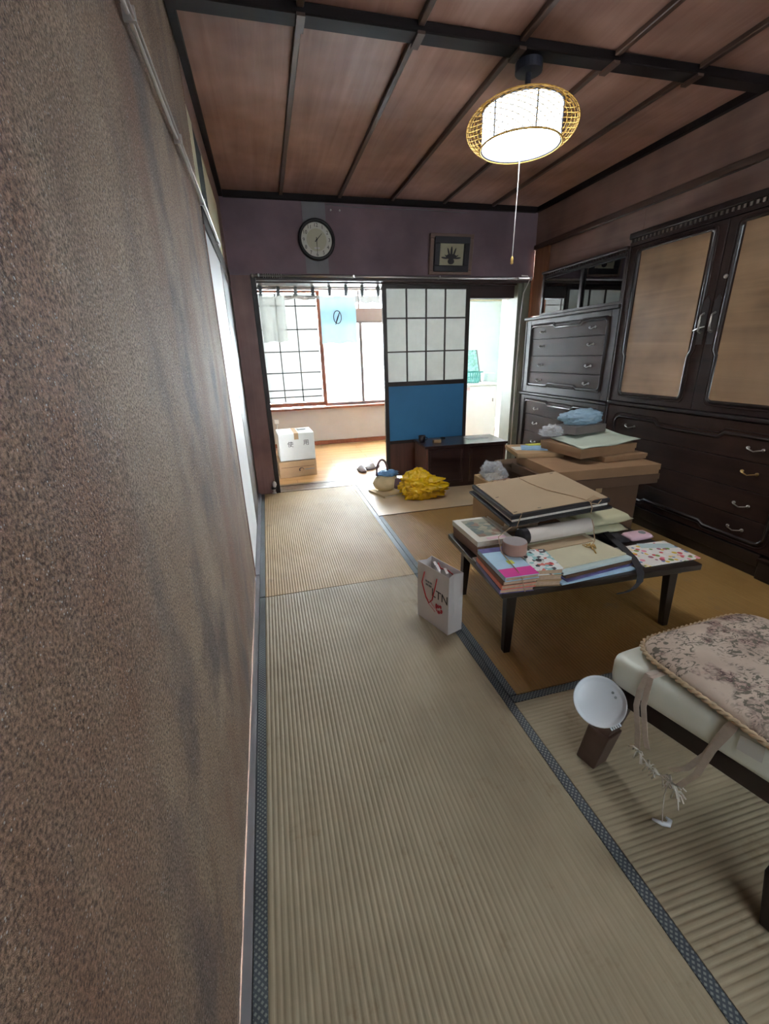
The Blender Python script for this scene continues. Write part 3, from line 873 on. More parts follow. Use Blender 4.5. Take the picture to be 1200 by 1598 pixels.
tag(box('white_remote', 'white_plastic', (2.60, 2.66, 3.52, 3.60, GZ1+.0005, GZ1+.014), bevel=.005), 'small flat white object lying on top of the display cabinet', 'remote')

# ================================================================== LEFT WALL RAIL
cr = thing('curtain_rail', 'long pale metal rail along the sand plaster wall', 'curtain rail')
MB().box(XL+.006, XL+.014, -.2, 3.0, 1.784, 1.795).build('rail', 'rail_white', cr, bevel=.003)
MB().tube([(XL+.020, -.2, 1.784), (XL+.020, 2.93, 1.778), (XL+.012, 2.985, 1.776)], .0035, 8).build('rod', 'rail_metal', cr, smooth=True)
for yy in (.35, 1.17, 1.68, 2.25, 2.9):
    box('bracket', 'rail_metal', (XL+.001, XL+.024, yy-.004, yy+.004, 1.776, 1.799), cr)
# far wall rail
fr_ = thing('curtain_rail', 'silver curtain rail over the hall opening', 'curtain rail')
MB().tube([(.15, YF-.035, 1.772), (2.58, YF-.035, 1.772)], .009, 10).build('rod', 'rail_metal', fr_, smooth=True)
for xx in (.2, .95, 1.7, 2.45): box('bracket', 'rail_metal', (xx-.006, xx+.006, YF-.046, YF-.007, 1.765, 1.785), fr_)
for xx in (.15, 2.58): MB().lathe([(.004, -.01), (.014, -.006), (.014, .008), (.004, .012)], 12, (xx, YF-.035, 1.772), Matrix.Rotation(PI/2, 4, 'Y')).build('end_cap', 'rail_metal', fr_, smooth=True)
for i in range(9):
    MB().tube([(.235+i*.017, YF-.035+.013*math.cos(a), 1.772+.013*math.sin(a)) for a in [2*PI*k/10 for k in range(10)]], .0022, 5, closed=True).build('ring', 'rail_white', fr_, smooth=True)
wc = MB().tube([(2.50, YF-.012, 1.80), (2.56, YF-.012, 1.797), (2.585, YF-.012, 1.77), (2.53, YF-.012, 1.66), (2.515, YF-.010, 1.45), (2.512, YF-.010, 1.0), (2.51, YF-.010, .2)], .005, 6).build('cable', 'rail_white', smooth=True)
tag(wc, 'thin pale cable running down the right door post', 'cable')

# ================================================================== NOREN
nr = thing('noren_curtain', 'sheer grey and pale blue split curtain with tabs in the hall opening', 'curtain')
NY = 4.135
MB().tube([(.178, NY, 1.725), (1.235, NY, 1.725)], .006, 8).build('rod', 'rail_metal', nr, smooth=True)
def sheet(x0, x1, zt, zb, mat, ph, amp=.008):
    def fn(u, v):
        x = x0+(x1-x0)*u; z = zt+(zb-zt)*v
        sag = .012*math.sin(PI*((x-.19)/.165 % 1))
        return (x, NY+amp*math.sin(u*9+ph)*(.4+v), z-(sag if v < .01 else 0)-(.006*math.sin(u*12+ph) if v > .99 else 0))
    return MB().grid(20, 10, fn).build('cloth_panel', mat, nr, smooth=True, fixn=False)
sheet(.182, .392, 1.665, 1.30, 'noren_grey', 0)
sheet(.392, .69, 1.665, 1.635, 'noren_short', 1)
ctr = sheet(.69, 1.005, 1.665, 1.275, 'noren_blue', 2)
sheet(1.005, 1.232, 1.665, 1.605, 'noren_short', 3)
# circle and stroke mark on the blue panel
mk = MB()
mk.tube([(.835+.034*math.cos(a), NY-.016, 1.49+.052*math.sin(a)) for a in [2*PI*k/22 for k in range(22)]], .0035, 5, closed=True)
mk.tube([(.815, NY-.016, 1.43), (.835, NY-.016, 1.48), (.858, NY-.016, 1.535)], [.003, .006, .003], 5)
mk.build('circle_mark', 'print_dark', ctr, smooth=True)
for i in range(8):
    x = .20+i*.145
    MB().ribbon([(x, NY-.010, 1.66), (x+.004, NY-.010, 1.70), (x+.002, NY-.008, 1.728), (x, NY, 1.736), (x-.002, NY+.010, 1.72), (x, NY+.010, 1.66)], (1, 0, 0), .022, .0015).build('tab', 'print_grey', nr)

# ================================================================== CLOCK, PICTURE
bk = tag(box('backing_board', 'grey_strip', (.576, .756, YF-.006, YF-.0005, 1.796, HC-.042)), 'narrow grey board on the dark wall behind the clock', 'board')
ck = thing('wall_clock', 'round black wall clock with white face showing half past one', 'clock', (.672, YF-.007, 2.028))
def ell(prof, n=48):
    """lathe turned so that its axis points into the room"""
    return MB().lathe(prof, n, (0, 0, 0), Matrix.Rotation(PI/2, 4, 'X'))
ell([(.14, 0), (.146, .012), (.142, .032), (.128, .038), (.120, .026), (.119, .006), (.14, 0)]).build('case', 'clock_case', ck, smooth=True)
fc = ell([(.001, .008), (.122, .008), (.122, .010), (.001, .010)]).build('face', 'clock_face', ck)
ell([(.001, .0105), (.078, .0105), (.078, .0112), (.001, .0112)]).build('inner_disc', 'clock_inner', fc)
for hnum in range(1, 13):
    a = PI/2-hnum*PI/6
    textmesh('numeral', str(hnum), .036, 'print_dark', fc, (.1*math.cos(a), -.0115, .1*math.sin(a)), (PI/2, 0, 0))
def hand(name, ang, L, w):
    a = PI/2-ang
    dx, dz_ = math.cos(a), math.sin(a)
    pts = [(-dx*.018-dz_*w, -dz_*.018+dx*w), (-dx*.018+dz_*w, -dz_*.018-dx*w), (dx*L+dz_*w*.4, dz_*L-dx*w*.4), (dx*L-dz_*w*.4, dz_*L+dx*w*.4)]
    MB().prism(pts, -.016, -.0145, lambda p, q, h: (p, h, q)).build(name, 'print_dark', ck)
hand('hour_hand', 2*PI*1.5/12, .062, .0035)
hand('minute_hand', PI, .088, .0028)
ell([(.001, .0145), (.006, .0145), (.006, .019), (.001, .019)], 14).build('hub', 'clock_case', ck)
box('window_glint', 'rail_white', (-.022, .022, -.0125, -.0115, -.062, -.050), ck)  # white strip painted in as a window reflection on the clock

pf = thing('picture_frame', 'dark framed picture of a leafy plant hung on the dark wall', 'picture', (1.80, YF-.004, 1.80), rot=(math.radians(8), 0, 0))
def frame4(x0, x1, z0, z1, w, y0, y1, name, mat, par, bev=.003):
    mb = MB()
    mb.box(x0, x1, y0, y1, z0, z0+w); mb.box(x0, x1, y0, y1, z1-w, z1)
    mb.box(x0, x0+w, y0, y1, z0+w, z1-w); mb.box(x1-w, x1, y0, y1, z0+w, z1-w)
    return mb.build(name, mat, par, bevel=bev, seg=1)
frame4(-.195, .195, .0, .30, .035, -.024, -.002, 'outer_frame', 'frame_edge', pf)
frame4(-.158, .158, .022, .278, .048, -.038, -.006, 'inner_frame', 'frame_dark', pf)
pc = box('picture_panel', 'picture_ground', (-.112, .112, -.016, -.008, .068, .232), pf)
mb = MB()
for (cx, cz, rx, rz_, rot) in ((0, .10, .03, .022, 0), (-.03, .13, .035, .010, .5), (.035, .13, .036, .010, -.5), (0, .16, .010, .05, 0), (-.025, .165, .009, .035, .3), (.028, .165, .009, .036, -.3), (-.06, .125, .03, .007, .1), (.06, .125, .03, .007, -.1), (.0, .135, .05, .02, 0)):
    P = []
    for k in range(14):
        a = 2*PI*k/14; x, z = rx*math.cos(a), rz_*math.sin(a)
        P.append((cx+x*math.cos(rot)-z*math.sin(rot), cz+x*math.sin(rot)*-1+z*math.cos(rot)))
    mb.prism(P, -.0175, -.0165, lambda p, q, h: (p, h, q))
mb.build('plant_motif', 'frame_dark', pc)

# ================================================================== PENDANT LAMP
lp = thing('pendant_lamp', 'round white paper pendant lamp inside a woven bamboo ring', 'lamp', (1.365, 2.10, 0))
zb, zt, r0 = 2.015, 2.140, .166
MB().lathe([(r0, zb), (r0, zt), (r0-.004, zt), (r0-.004, zb), (r0, zb)], 56).build('paper_shade', 'lamp_paper', lp, smooth=False)
MB().lathe([(.001, zb+.004), (r0-.006, zb+.004), (r0-.006, zb+.008), (.001, zb+.008)], 56).build('diffuser', 'lamp_disc', lp)
rg = MB()
for z in (zb, zt): rg.tube([(r0*1.012*math.cos(a), r0*1.012*math.sin(a), z) for a in [2*PI*k/56 for k in range(56)]], .0042, 6, closed=True)
rg.build('shade_ring', 'lamp_rib', lp, smooth=True)
for k in range(6):
    a = .35+k*PI/3
    MB().tube([(r0*1.014*math.cos(a), r0*1.014*math.sin(a), zb), (r0*1.014*math.cos(a), r0*1.014*math.sin(a), zt)], .0035, 6).build('shade_rib', 'lamp_rib', lp)
lt = MB(); NB = 32; SEG = 14
def bask(t, a):
    rr = .174+.062*math.sin(PI*t)**.75
    return (rr*math.cos(a), rr*math.sin(a), zb-.004+(zt-zb+.012)*t)
for sgn in (-1, 1):
    for k in range(NB):
        a0 = 2*PI*k/NB
        lt.tube([bask(i/SEG, a0+sgn*(i/SEG-.5)*1.5) for i in range(SEG+1)], .0013, 4)
lt.build('bamboo_lattice', 'bamboo', lp, smooth=True)
rim = MB()
for t in (0, 1): rim.tube([bask(t, 2*PI*k/56) for k in range(56)], .0035, 6, closed=True)
rim.build('bamboo_rim', 'bamboo', lp, smooth=True)
MB().lathe([(.001, zt-.004), (.163, zt-.004), (.163, zt+.006), (.03, zt+.03), (.001, zt+.03)], 32).build('top_plate', 'lamp_dark', lp)
MB().lathe([(.012, zt+.03), (.012, 2.25), (.055, 2.252), (.055, 2.285), (.001, 2.287)], 24, (-.03*0, -.03, 0)).build('ceiling_mount', 'lamp_dark', lp, smooth=False)
pcd = MB().tube([(0, 0, zb+.004), (.002, 0, 1.9), (-.004, 0, 1.585)], .0014, 5).build('pull_cord', 'rail_white', lp)
MB().lathe([(.001, 1.555), (.007, 1.558), (.006, 1.58), (.002, 1.59)], 10, (-.004, 0, 0)).build('cord_knob', 'straw', pcd, smooth=True)

# ================================================================== LOW TABLE
tb = thing('low_table', 'low black folding table covered with books and folders', 'table', (1.384, 1.5225, 0), math.radians(-2.8))
MB().box(-.445, .445, -.295, .295, .293, .320).build('tabletop', 'table_black', tb, bevel=.004)
frame = MB(); frame.box(-.40, .40, -.25, -.235, .262, .2925); frame.box(-.40, .40, .235, .25, .262, .2925); frame.box(-.40, -.385, -.235, .235, .262, .2925); frame.box(.385, .40, -.235, .235, .262, .2925)
frame.build('apron', 'table_black', tb)
for sx in (-1, 1):
    for sy in (-1, 1):
        x, y = sx*.372, sy*.222
        top = [(x-.022, y-.020, .2925), (x+.022, y-.020, .2925), (x+.022, y+.020, .2925), (x-.022, y+.020, .2925)]
        xo, yo = x+sx*.008, y+sy*.012
        bot = [(xo-.014, yo-.014, .0015), (xo+.014, yo-.014, .0015), (xo+.014, yo+.014, .0015), (xo-.014, yo+.014, .0015)]
        MB().hexa(bot, top).build('leg', 'table_black', tb, bevel=.003)
TZ = .3205

def book(name, label, cx, cy, z, w, d, h, rz, cover, pages, group=None, cat='book', spine='x-'):
    b = thing(name, label, cat, (cx, cy, z), rz, group)
    c = min(.003, h*.18)
    box('page_block', pages, (-w/2+.003, w/2-.003, -d/2+.003, d/2-.003, c, h-c), b)
    mb = MB(); mb.box(-w/2, w/2, -d/2, d/2, 0, c); mb.box(-w/2, w/2, -d/2, d/2, h-c, h)
    if spine == 'x-': mb.box(-w/2, -w/2+.003, -d/2, d/2, c, h-c)
    if spine == 'y-': mb.box(-w/2, w/2, -d/2, -d/2+.003, c, h-c)
    mb.build('cover', cover, b)
    return b
def cover_patch(b, mat, x0, x1, y0, y1, z, name='cover_print'):
    return box(name, mat, (x0, x1, y0, y1, z, z+.0006), b)

# hardcover stack at the back left corner
book('hardcover_book', 'brown thick hardcover at the bottom of the stack on the table corner', 1.055, 1.685, TZ, .165, .25, .027, .03, 'book_brown', 'pages')
book('hardcover_book', 'brown hardcover in the middle of the stack under the white album', 1.05, 1.68, TZ+.028, .168, .26, .026, -.02, 'book_brown', 'pages')
b = book('photo_album', 'white covered book with a grey photo on its cover', 1.048, 1.674, TZ+.055, .17, .272, .024, 0, 'cover_white', 'pages_white')
cover_patch(b, 'photo_print', -.052, .07, -.09, .112, .024)
cover_patch(b, 'pouch_pink', -.03, .06, -.125, -.102, .024, 'title_strip')
# magazine stack (front left) tied with string
zz = TZ; mg = [('cover_purple', .018, 'purple covered magazine at the bottom of the tied stack'), ('cover_orange', .018, 'orange covered magazine second from the bottom of the tied stack'), ('book_brown', .018, 'brown covered magazine third from the bottom of the tied stack'), ('cover_blue', .018, 'pale blue magazine with bright pink lower edge atop the tied stack')]
for i, (c, h, lb) in enumerate(mg):
    b = book('magazine', lb, .990+.002*i, 1.362-.003*i, zz, .135, .25, h, math.radians(-6+i), c, 'pages', spine='x-')
    if i == 3:
        cover_patch(b, 'cover_pink', -.067, .067, -.125, -.062, h)
        cover_patch(b, 'cover_purple', -.067, .067, .085, .125, h)
        cover_patch(b, 'yellow_green', -.005, .02, -.03, .0, h, 'cover_spot')
    zz += h+.0006
MAGZ = zz
# manga stack
zz = TZ
for i, lb in enumerate(['thick beige comic book at the bottom beside the papers', 'thick beige comic book in the middle beside the papers', 'comic book with a busy black and white cover on top beside the papers']):
    b = book('comic_book', lb, 1.126, 1.330, zz, .115, .175, .0235, math.radians(-14+2*i), 'manga_print' if i == 2 else 'kraft_light', 'pages')
    if i == 2:
        hd = MB()
        hd.lathe([(.001, .0242), (.016, .0242), (.016, .0248), (.001, .0248)], 16, (-.005, -.02, 0)); hd.build('printed_head', 'white_card', b)
        MB().lathe([(.001, .0249), (.012, .0249), (.012, .0254), (.001, .0254)], 16, (-.008, -.012, 0)).build('printed_hair', 'print_dark', b)
        MB().lathe([(.001, .0242), (.007, .0242), (.007, .0248), (.001, .0248)], 12, (.028, -.04, 0)).build('printed_mark', 'print_red', b)
    zz += .0241
# tape roll
tr_ = thing('tape_roll', 'wide brown roll of packing tape lying on the magazines', 'tape', (1.062, 1.41, MAGZ+.0006))
MB().lathe([(.030, 0), (.047, 0), (.049, .004), (.049, .046), (.047, .05), (.030, .05), (.030, 0)], 40).build('tape_body', 'tape_side', tr_, smooth=False)
MB().lathe([(.001, .044), (.0465, .0502), (.0465, .0508), (.001, .0508)], 40).build('end_disc', 'tape_top', tr_)
# loose papers poking out under the magazine stack
tag(box('loose_papers', 'white_card', (.945, .985, 1.492, 1.545, TZ, TZ+.006)), 'few white loose papers between the magazines and the hardcovers', 'papers')
# paper and folder pile
def sheet_box(name, label, cat, cx, cy, z, w, d, h, rz, mat, group=None, bevel=0):
    o = MB().box(-w/2, w/2, -d/2, d/2, 0, h).build(name, mat, None, bevel=bevel, seg=1)
    o.location = (cx, cy, z); o.rotation_euler = (0, 0, rz)
    return tag(o, label, cat, group)
sheet_box('magazine', 'thin magazine with cyan and red page edges under the folders', 'magazine', 1.337, 1.385, TZ, .355, .29, .007, .05, 'cover_blue')
sheet_box('magazine', 'thin purple magazine under the folders', 'magazine', 1.347, 1.39, TZ+.0075, .345, .27, .006, .12, 'cover_purple')
sheet_box('folder', 'brown cardboard folder beneath the pale blue one', 'folder', 1.352, 1.40, TZ+.014, .34, .27, .012, .09, 'kraft_dark')
sheet_box('folder', 'pale blue folder beneath the cream folder', 'folder', 1.347, 1.405, TZ+.0265, .345, .27, .012, .09, 'pale_blue_folder')
sheet_box('folder', 'cream folder on top of the folder pile tied with string', 'folder', 1.347, 1.415, TZ+.039, .335, .24, .006, .09, 'cream_folder')
sheet_box('card_strip', 'brown card strip lying on the cream folder before the white roll', 'card', 1.33, 1.475, TZ+.0455, .30, .07, .003, .09, 'kraft_board')
# rolled white paper with black end
rl = thing('poster_roll', 'thick white paper roll with a black end cap', 'paper roll', (1.355, 1.535, TZ+.0495+.0345), rot=(0, 0, .06))
MB().lathe([(.001, -.18), (.034, -.18), (.034, .17), (.001, .17)], 32, (0, 0, 0), Matrix.Rotation(PI/2, 4, 'Y')).build('paper', 'roll_white', rl, smooth=False)
MB().lathe([(.001, -.205), (.032, -.203), (.0365, -.197), (.0365, -.168), (.0345, -.168)], 24, (0, 0, 0), Matrix.Rotation(PI/2, 4, 'Y')).build('end_cap', 'black_board', rl)
# support books under portfolio
zz = TZ
for i, (m_, lb) in enumerate([('kraft_light', 'fat beige paperback lowest under the black portfolio'), ('cover_white', 'off-white paperback second under the black portfolio'), ('kraft_light', 'beige paperback third under the black portfolio'), ('book_brown', 'brown paperback touching the underside of the black portfolio')]):
    book('paperback', lb, 1.255+.006*i, 1.765-.004*i, zz,   .20, .15, .0335, -.02+.02*i, m_, 'pages')
    zz += .0338
# cream padded envelopes
def pillow(name, mat, w, d, h, parent=None, n=14, pw_=.32, loc=(0, 0, 0), rz=0):
    mb = MB()
    def f(sgn):
        def fn(u, v):
            a, b = 2*u-1, 2*v-1
            t = max(0, (1-a**4))**pw_*max(0, (1-b**4))**pw_
            wob = .04*math.sin(7*u+3*v)
            return (a*w/2, b*d/2, h/2+sgn*h/2*t*(1-abs(wob)))
        return fn
    mb.grid(n, n, f(1)); mb.grid(n, n, f(-1), True)
    me = mb.build(name, mat, parent, smooth=True, fixn=False)
    bm = bmesh.new(); bm.from_mesh(me.data); bmesh.ops.remove_doubles(bm, verts=bm.verts, dist=1e-5); bm.to_mesh(me.data); bm.free()
    for p in me.data.polygons: p.use_smooth = True
    me.location = loc; me.rotation_euler = (0, 0, rz)
    return me
tag(pillow('padded_envelope', 'cream_pouch', .24, .32, .045, loc=(1.66, 1.725, TZ+.0), rz=-.05), 'flat cream padded envelope at the bottom beside the white roll', 'envelope')
tag(pillow('padded_envelope', 'cream_pouch', .24, .33, .055, loc=(1.665, 1.72, TZ+.046), rz=.08), 'plump cream padded envelope on top of the flat one', 'envelope')
# black portfolio, tilted, with brown board on top
pt = thing('portfolio', 'large black portfolio case with a brown card cover tied by string', 'portfolio', (1.372, 1.752, .475), rot=(math.radians(2.2), math.radians(-4.2), math.radians(-3)))
MB().box(-.25, .25, -.228, .228, .0, .012).build('bottom_cover', 'black_board', pt, bevel=.002, seg=1)
MB().box(-.228, .24, -.205, .215, .0125, .026).build('papers', 'pages_white', pt)
MB().box(-.236, .246, -.215, .222, .0265, .046).build('top_cover', 'black_board', pt, bevel=.002, seg=1)
bc = MB().box(-.222, .238, -.205, .212, .0465, .050).build('card_sheet', 'kraft_board', pt, bevel=.001, seg=1)
st = MB()
st.tube([(.02, .213, .051), (.025, .1, .0525), (.05, -.02, .053), (.10, -.12, .053), (.13, -.19, .053), (.14, -.218, .050), (.14, -.236, .03), (.14, -.232, -.004)], .0022, 6)
st.tube([(-.18, -.205, .051), (-.205, -.228, .03), (-.22, -.232, -.004)], .0018, 6)
st.tube([(.14, -.2, .053), (.18, -.19, .062), (.19, -.212, .056), (.15, -.22, .055), (.13, -.235, .05), (.16, -.245, .045), (.185, -.232, .055)], .0022, 6)
st.build('string', 'string', pt, smooth=True)
for (x, y) in ((-.21, .19), (-.06, .205), (.02, .208), (-.2, .0), (-.09, -.19), (.2, .19), (-.205, -.19)):
    box('staple', 'print_dark', (x-.008, x+.008, y-.0015, y+.0015, .0502, .0512), bc)
# hanging string to the folder with straw bow
bw = thing('string_bow', 'straw coloured string bow lying on the cream folder', 'string', (0, 0, 0))
s_ = MB()
s_.tube([(1.505, 1.508, .448), (1.51, 1.498, .42), (1.50, 1.478, .395), (1.485, 1.45, .372), (1.46, 1.43, .3690), (1.43, 1.41, .3690)], .0022, 6)
s_.build('cord', 'string', bw, smooth=True)
s_ = MB(); rnd = random.Random(3)
for k in range(8):
    a = k*PI/4+rnd.random()*.4; L = .020+rnd.random()*.014
    s_.tube([(1.425, 1.405, .3695), (1.425+L*.6*math.cos(a), 1.405+L*.6*math.sin(a), .378), (1.425+L*math.cos(a), 1.405+L*math.sin(a), .372), (1.425+L*.5*math.cos(a+.5), 1.405+L*.5*math.sin(a+.5), .3695)], .0022, 5)
s_.tube([(1.425, 1.405, .3695), (1.42, 1.375, .3695), (1.405, 1.345, .3695)], .0025, 5)
s_.build('bow', 'straw', bw, smooth=True)
# black pouch with strap hanging over the table edge
bp_ = thing('black_pouch', 'flat black fabric pouch with a strap hanging over the table edge', 'pouch')
o = pillow('pouch_body', 'black_fabric', .11, .095, .026, bp_, loc=(1.642, 1.512, TZ), rz=-.1)
MB().ribbon([(1.63, 1.55, .350), (1.60, 1.47, .352), (1.575, 1.38, .352), (1.545, 1.29, .348), (1.52, 1.235, .340), (1.505, 1.205, .322), (1.495, 1.196, .296), (1.465, 1.19, .276), (1.425, 1.188, .268), (1.40, 1.187, .270)], (.9, -.3, .25), .026, .005).build('strap', 'black_fabric', bp_, smooth=False)
# flyer, slip, pink pouch
fl_ = MB().box(-.138, .138, -.093, .093, 0, .004).build('flyer', 'bright_flyer', None)
fl_.location = (1.715, 1.345, TZ); fl_.rotation_euler = (0, 0, -.02); tag(fl_, 'bright flyer with flowers and fruit pictures lying on the table corner', 'flyer')
sheet_box('paper_slip', 'pale grey paper slip lying on the bright flyer', 'paper', 1.775, 1.40, TZ+.0045, .15, .045, .001, -.3, 'pale_blue_folder')
pp = thing('pink_pouch', 'small pale pink pouch with a dark oval mark', 'pouch', (1.765, 1.50, TZ), .0)
pillow('pouch_body', 'pouch_pink', .125, .07, .03, pp)
MB().lathe([(.001, .0295), (.016, .0295), (.016, .0312), (.001, .0312)], 20, (.02, -.004, 0)).build('oval_mark', 'print_grey', pp)
# string around magazines
sg = MB().tube([(1.0, 1.22, .33), (.985, 1.222, .385), (.987, 1.26, MAGZ+.004), (1.01, 1.42, MAGZ+.004), (1.05, 1.52, .42), (1.12, 1.535, .452)], .0018, 6).build('tie_string', 'string', smooth=True)
tag(sg, 'thin brown string tied over the pink edged magazine stack', 'string')

# ================================================================== BOX PILE BY THE WARDROBE
def carton(name, label, cx, cy, z, w, d, h, rz, mat, flap=True, tape=True, cat='box', topmat=None, group=None):
    t = thing(name, label, cat, (cx, cy, z), rz, group)
    MB().box(-w/2, w/2, -d/2, d/2, 0, h).build('body', mat, t, bevel=.003, seg=1)
    if flap:
        MB().box(-w/2+.002, -.001, -d/2+.002, d/2-.002, h+.0003, h+.003).build('flap', topmat or mat, t)
        MB().box(.001, w/2-.002, -d/2+.002, d/2-.002, h+.0003, h+.003).build('flap', topmat or mat, t)
    if tape:
        MB().box(-.022, .022, -d/2-.001, d/2+.001, h+.0032, h+.004).build('tape', 'kraft_light', t)
        MB().box(-.022, .022, -d/2-.0016, -d/2-.0006, h-.06 if h > .1 else h*.3, h+.004).build('tape', 'kraft_light', t)
    return t
def flatbox(name, label, cx, cy, z, w, d, h, rz, mat, lid=True):
    t = thing(name, label, 'box', (cx, cy, z), rz)
    MB().box(-w/2, w/2, -d/2, d/2, 0, h).build('tray', mat, t, bevel=.002, seg=1)
    if lid: 
        mb = MB(); e = .003; z0, z1 = h*.45, h+.002
        mb.box(-w/2-e, w/2+e, -d/2-e, d/2+e, h+.0002, z1)
        mb.box(-w/2-e, w/2+e, -d/2-e, -d/2-.0005, z0, h+.0002); mb.box(-w/2-e, w/2+e, d/2+.0005, d/2+e, z0, h+.0002)
        mb.box(-w/2-e, -w/2-.0005, -d/2, d/2, z0, h+.0002); mb.box(w/2+.0005, w/2+e, -d/2, d/2, z0, h+.0002)
        mb.build('lid', mat, t)
    return t
carton('cardboard_box', 'big brown cardboard box at the bottom of the pile by the wardrobe', 2.005, 2.42, 0, .58, .74, .415, 0, 'kraft_dark', cat='box')
flatbox('flat_box', 'widest flat brown box lying on the big carton', 1.985, 2.20, .4195, .66, .50, .055, -.05, 'kraft_dark')
flatbox('flat_box', 'wide flat tan box second from the bottom of the flat boxes', 1.99, 2.19, .4775, .64, .48, .055, -.07, 'kraft')
flatbox('flat_box', 'slim tan box end sticking out under the open top box', 2.17, 2.25, .5355, .30, .38, .03, .02, 'kraft')
flatbox('flat_box', 'slim light brown box on the window side of the pile', 1.80, 2.44, .5355, .29, .28, .028, -.25, 'kraft_light')
flatbox('flat_box', 'orange tan flat box beneath the plastic wrapped bundle', 2.055, 2.26, .5685, .42, .34, .055, .10, 'kraft')
def cloth(u, v):
    x = 1.86+.45*u+.03*v; y = 2.06+.34*v+.05*u
    e = min(u, 1-u, v, 1-v)
    return (x, y, .636+.016*u*u+.004*math.sin(9*u+4*v)-(.006 if e < .02 else 0)+.01*v*v)
mb = MB(); mb.grid(18, 14, cloth); mb.grid(18, 14, lambda u, v: tuple(Vector(cloth(u, v))-Vector((0, 0, .004))), True)
tag(mb.build('paper_sheet', 'pale_green_paper', None, smooth=True, fixn=False), 'pale green wrapping paper sheet spread over the top box', 'paper')
carton('grey_box', 'low grey box on the pale green paper', 2.10, 2.39, .662, .27, .16, .05, .18, 'grey_box', flap=False, tape=False)
bl = thing('plastic_bag', 'crinkled pale blue plastic bag on the grey box', 'bag')
blob('bag_film', 'blue_plastic', (2.105, 2.40, .752), (.15, .09, .05), 4, .22, 2.6, 5, .713, bl, .18, crease=.12)
bl = thing('plastic_bag', 'small clear crumpled plastic bag beside the pale blue one', 'bag')
blob('bag_film', 'clear_plastic', (1.845, 2.34, .685), (.07, .05, .035), 6, .45, 3.0, 5, .6665, bl, .4, crease=.3)
bl = thing('plastic_bag', 'big clear plastic bag slumped against the window side of the box pile', 'bag')
blob('bag_film', 'clear_plastic', (1.575, 2.54, .40), (.065, .10, .06), 9, .4, 2.6, 5, .362, bl, -.1, crease=.3)
carton('cardboard_box', 'plain tan carton holding the clear bag beside the box pile', 1.585, 2.53, 0, .17, .30, .355, -.02, 'kraft_light', cat='box', tape=False)
carton('cardboard_box', 'small orange tan carton with a wallet on top', 1.525, 2.30, 0, .13, .11, .40, -.15, 'kraft', cat='box', tape=False)
tag(MB().box(-.05, .05, -.03, .03, 0, .012).build('wallet', 'book_brown', None, bevel=.004), 'worn brown wallet lying on the small carton', 'wallet')
bpy.data.objects['wallet'].location = (1.53, 2.30, .4045); bpy.data.objects['wallet'].rotation_euler = (0, 0, .3)
sheet_box('document', 'pale blue printed booklet on the slim light brown box', 'booklet', 1.80, 2.43, .567, .17, .12, .008, -.5, 'doc_blue')
sheet_box('document', 'white sheet under the pale blue booklet', 'paper', 1.745, 2.47, .5658, .14, .10, .001, -.2, 'white_card')
sheet_box('document', 'yellow green card beside the pale blue booklet', 'card', 1.86, 2.50, .5758, .14, .05, .003, -.1, 'yellow_green')

# ================================================================== PAPER BAG
pb = thing('paper_bag', 'white paper shopping bag with red cord handles beside the table', 'bag', (.81, 1.585, 0), math.radians(109.5))
w, d, h, th = .21, .082, .285, .0016
mb = MB()
mb.box(-w/2, w/2, -d/2, -d/2+th, .002, h); mb.box(-w/2, w/2, d/2-th, d/2, .002, h)
for s in (-1, 1):
    x = s*w/2
    a = [(x, -d/2, .002), (x, d/2, .002), (x, d/2, h), (x-s*.014, 0, h), (x, -d/2, h), (x-s*.002, 0, .06)]
    mb.add(a, [(0, 1, 5), (1, 2, 3, 5), (5, 3, 4, 0)])
    a2 = [(p[0]-s*th, p[1], p[2]) for p in a]
    mb.add(a2, [(5, 1, 0), (5, 3, 2, 1), (0, 4, 3, 5)])
mb.box(-w/2, w/2, -d/2, d/2, .0015, .004)
bd = mb.build('bag_body', 'bag_paper', pb, fixn=False)
# local -y .. which long face points to the camera: +y after 109.5 deg turn points to -x
front = d/2+.0008
def fpt(u, v, o=0): return (u, front+o, v)
mb = MB()
mb.tube([fpt(.055, .25), fpt(.058, .20, .012), fpt(.030, .135, .012), fpt(.010, .115, .012), fpt(-.012, .14, .012), fpt(-.028, .20, .012), fpt(-.030, .25)], .0028, 6)
mb.build('cord_handle', 'red_cord', pb, smooth=True)
MB().tube([(.05, -front+.004, .25), (.045, -.03, .275), (.02, -.02, .262), (-.03, -.022, .27), (-.05, -front+.004, .25)], .0028, 6).build('cord_handle', 'red_cord', pb, smooth=True)
textmesh('printed_letters', 'LTN', .058, 'print_dark', bd, fpt(-.048, .168), (PI/2, 0, PI), .0004)
def strips(name, mat, rows, u0, u1):
    m2 = MB()
    for v, segs in rows:
        for a, b in segs: m2.box(u0+(u1-u0)*a, u0+(u1-u0)*b, front-.0002, front+.0006, v, v+.009)
    m2.build(name, mat, bd)
strips('printed_line', 'print_grey', [(.205, [(0, .25), (.32, .6), (.68, 1)]), (.188, [(.05, .4), (.48, .95)])], .048, .004)
mb = MB()
rnd = random.Random(5)
for k in range(16):
    u, v = -.045+rnd.uniform(-.018, .018), .105+rnd.uniform(-.022, .02)
    r = rnd.uniform(.004, .008)
    mb.prism([(u+r*math.cos(a), v+r*math.sin(a)) for a in [PI*k2/4 for k2 in range(8)]], front-.0002, front+.0007, lambda p, q, hh: (p, hh, q))
mb.build('printed_blossom', 'print_red', bd)
mb = MB()
mb.tube([fpt(.045, .13), fpt(.03, .118), fpt(.015, .122), fpt(.0, .105), fpt(-.02, .098), fpt(-.04, .082), fpt(-.055, .085)], .0016, 4)
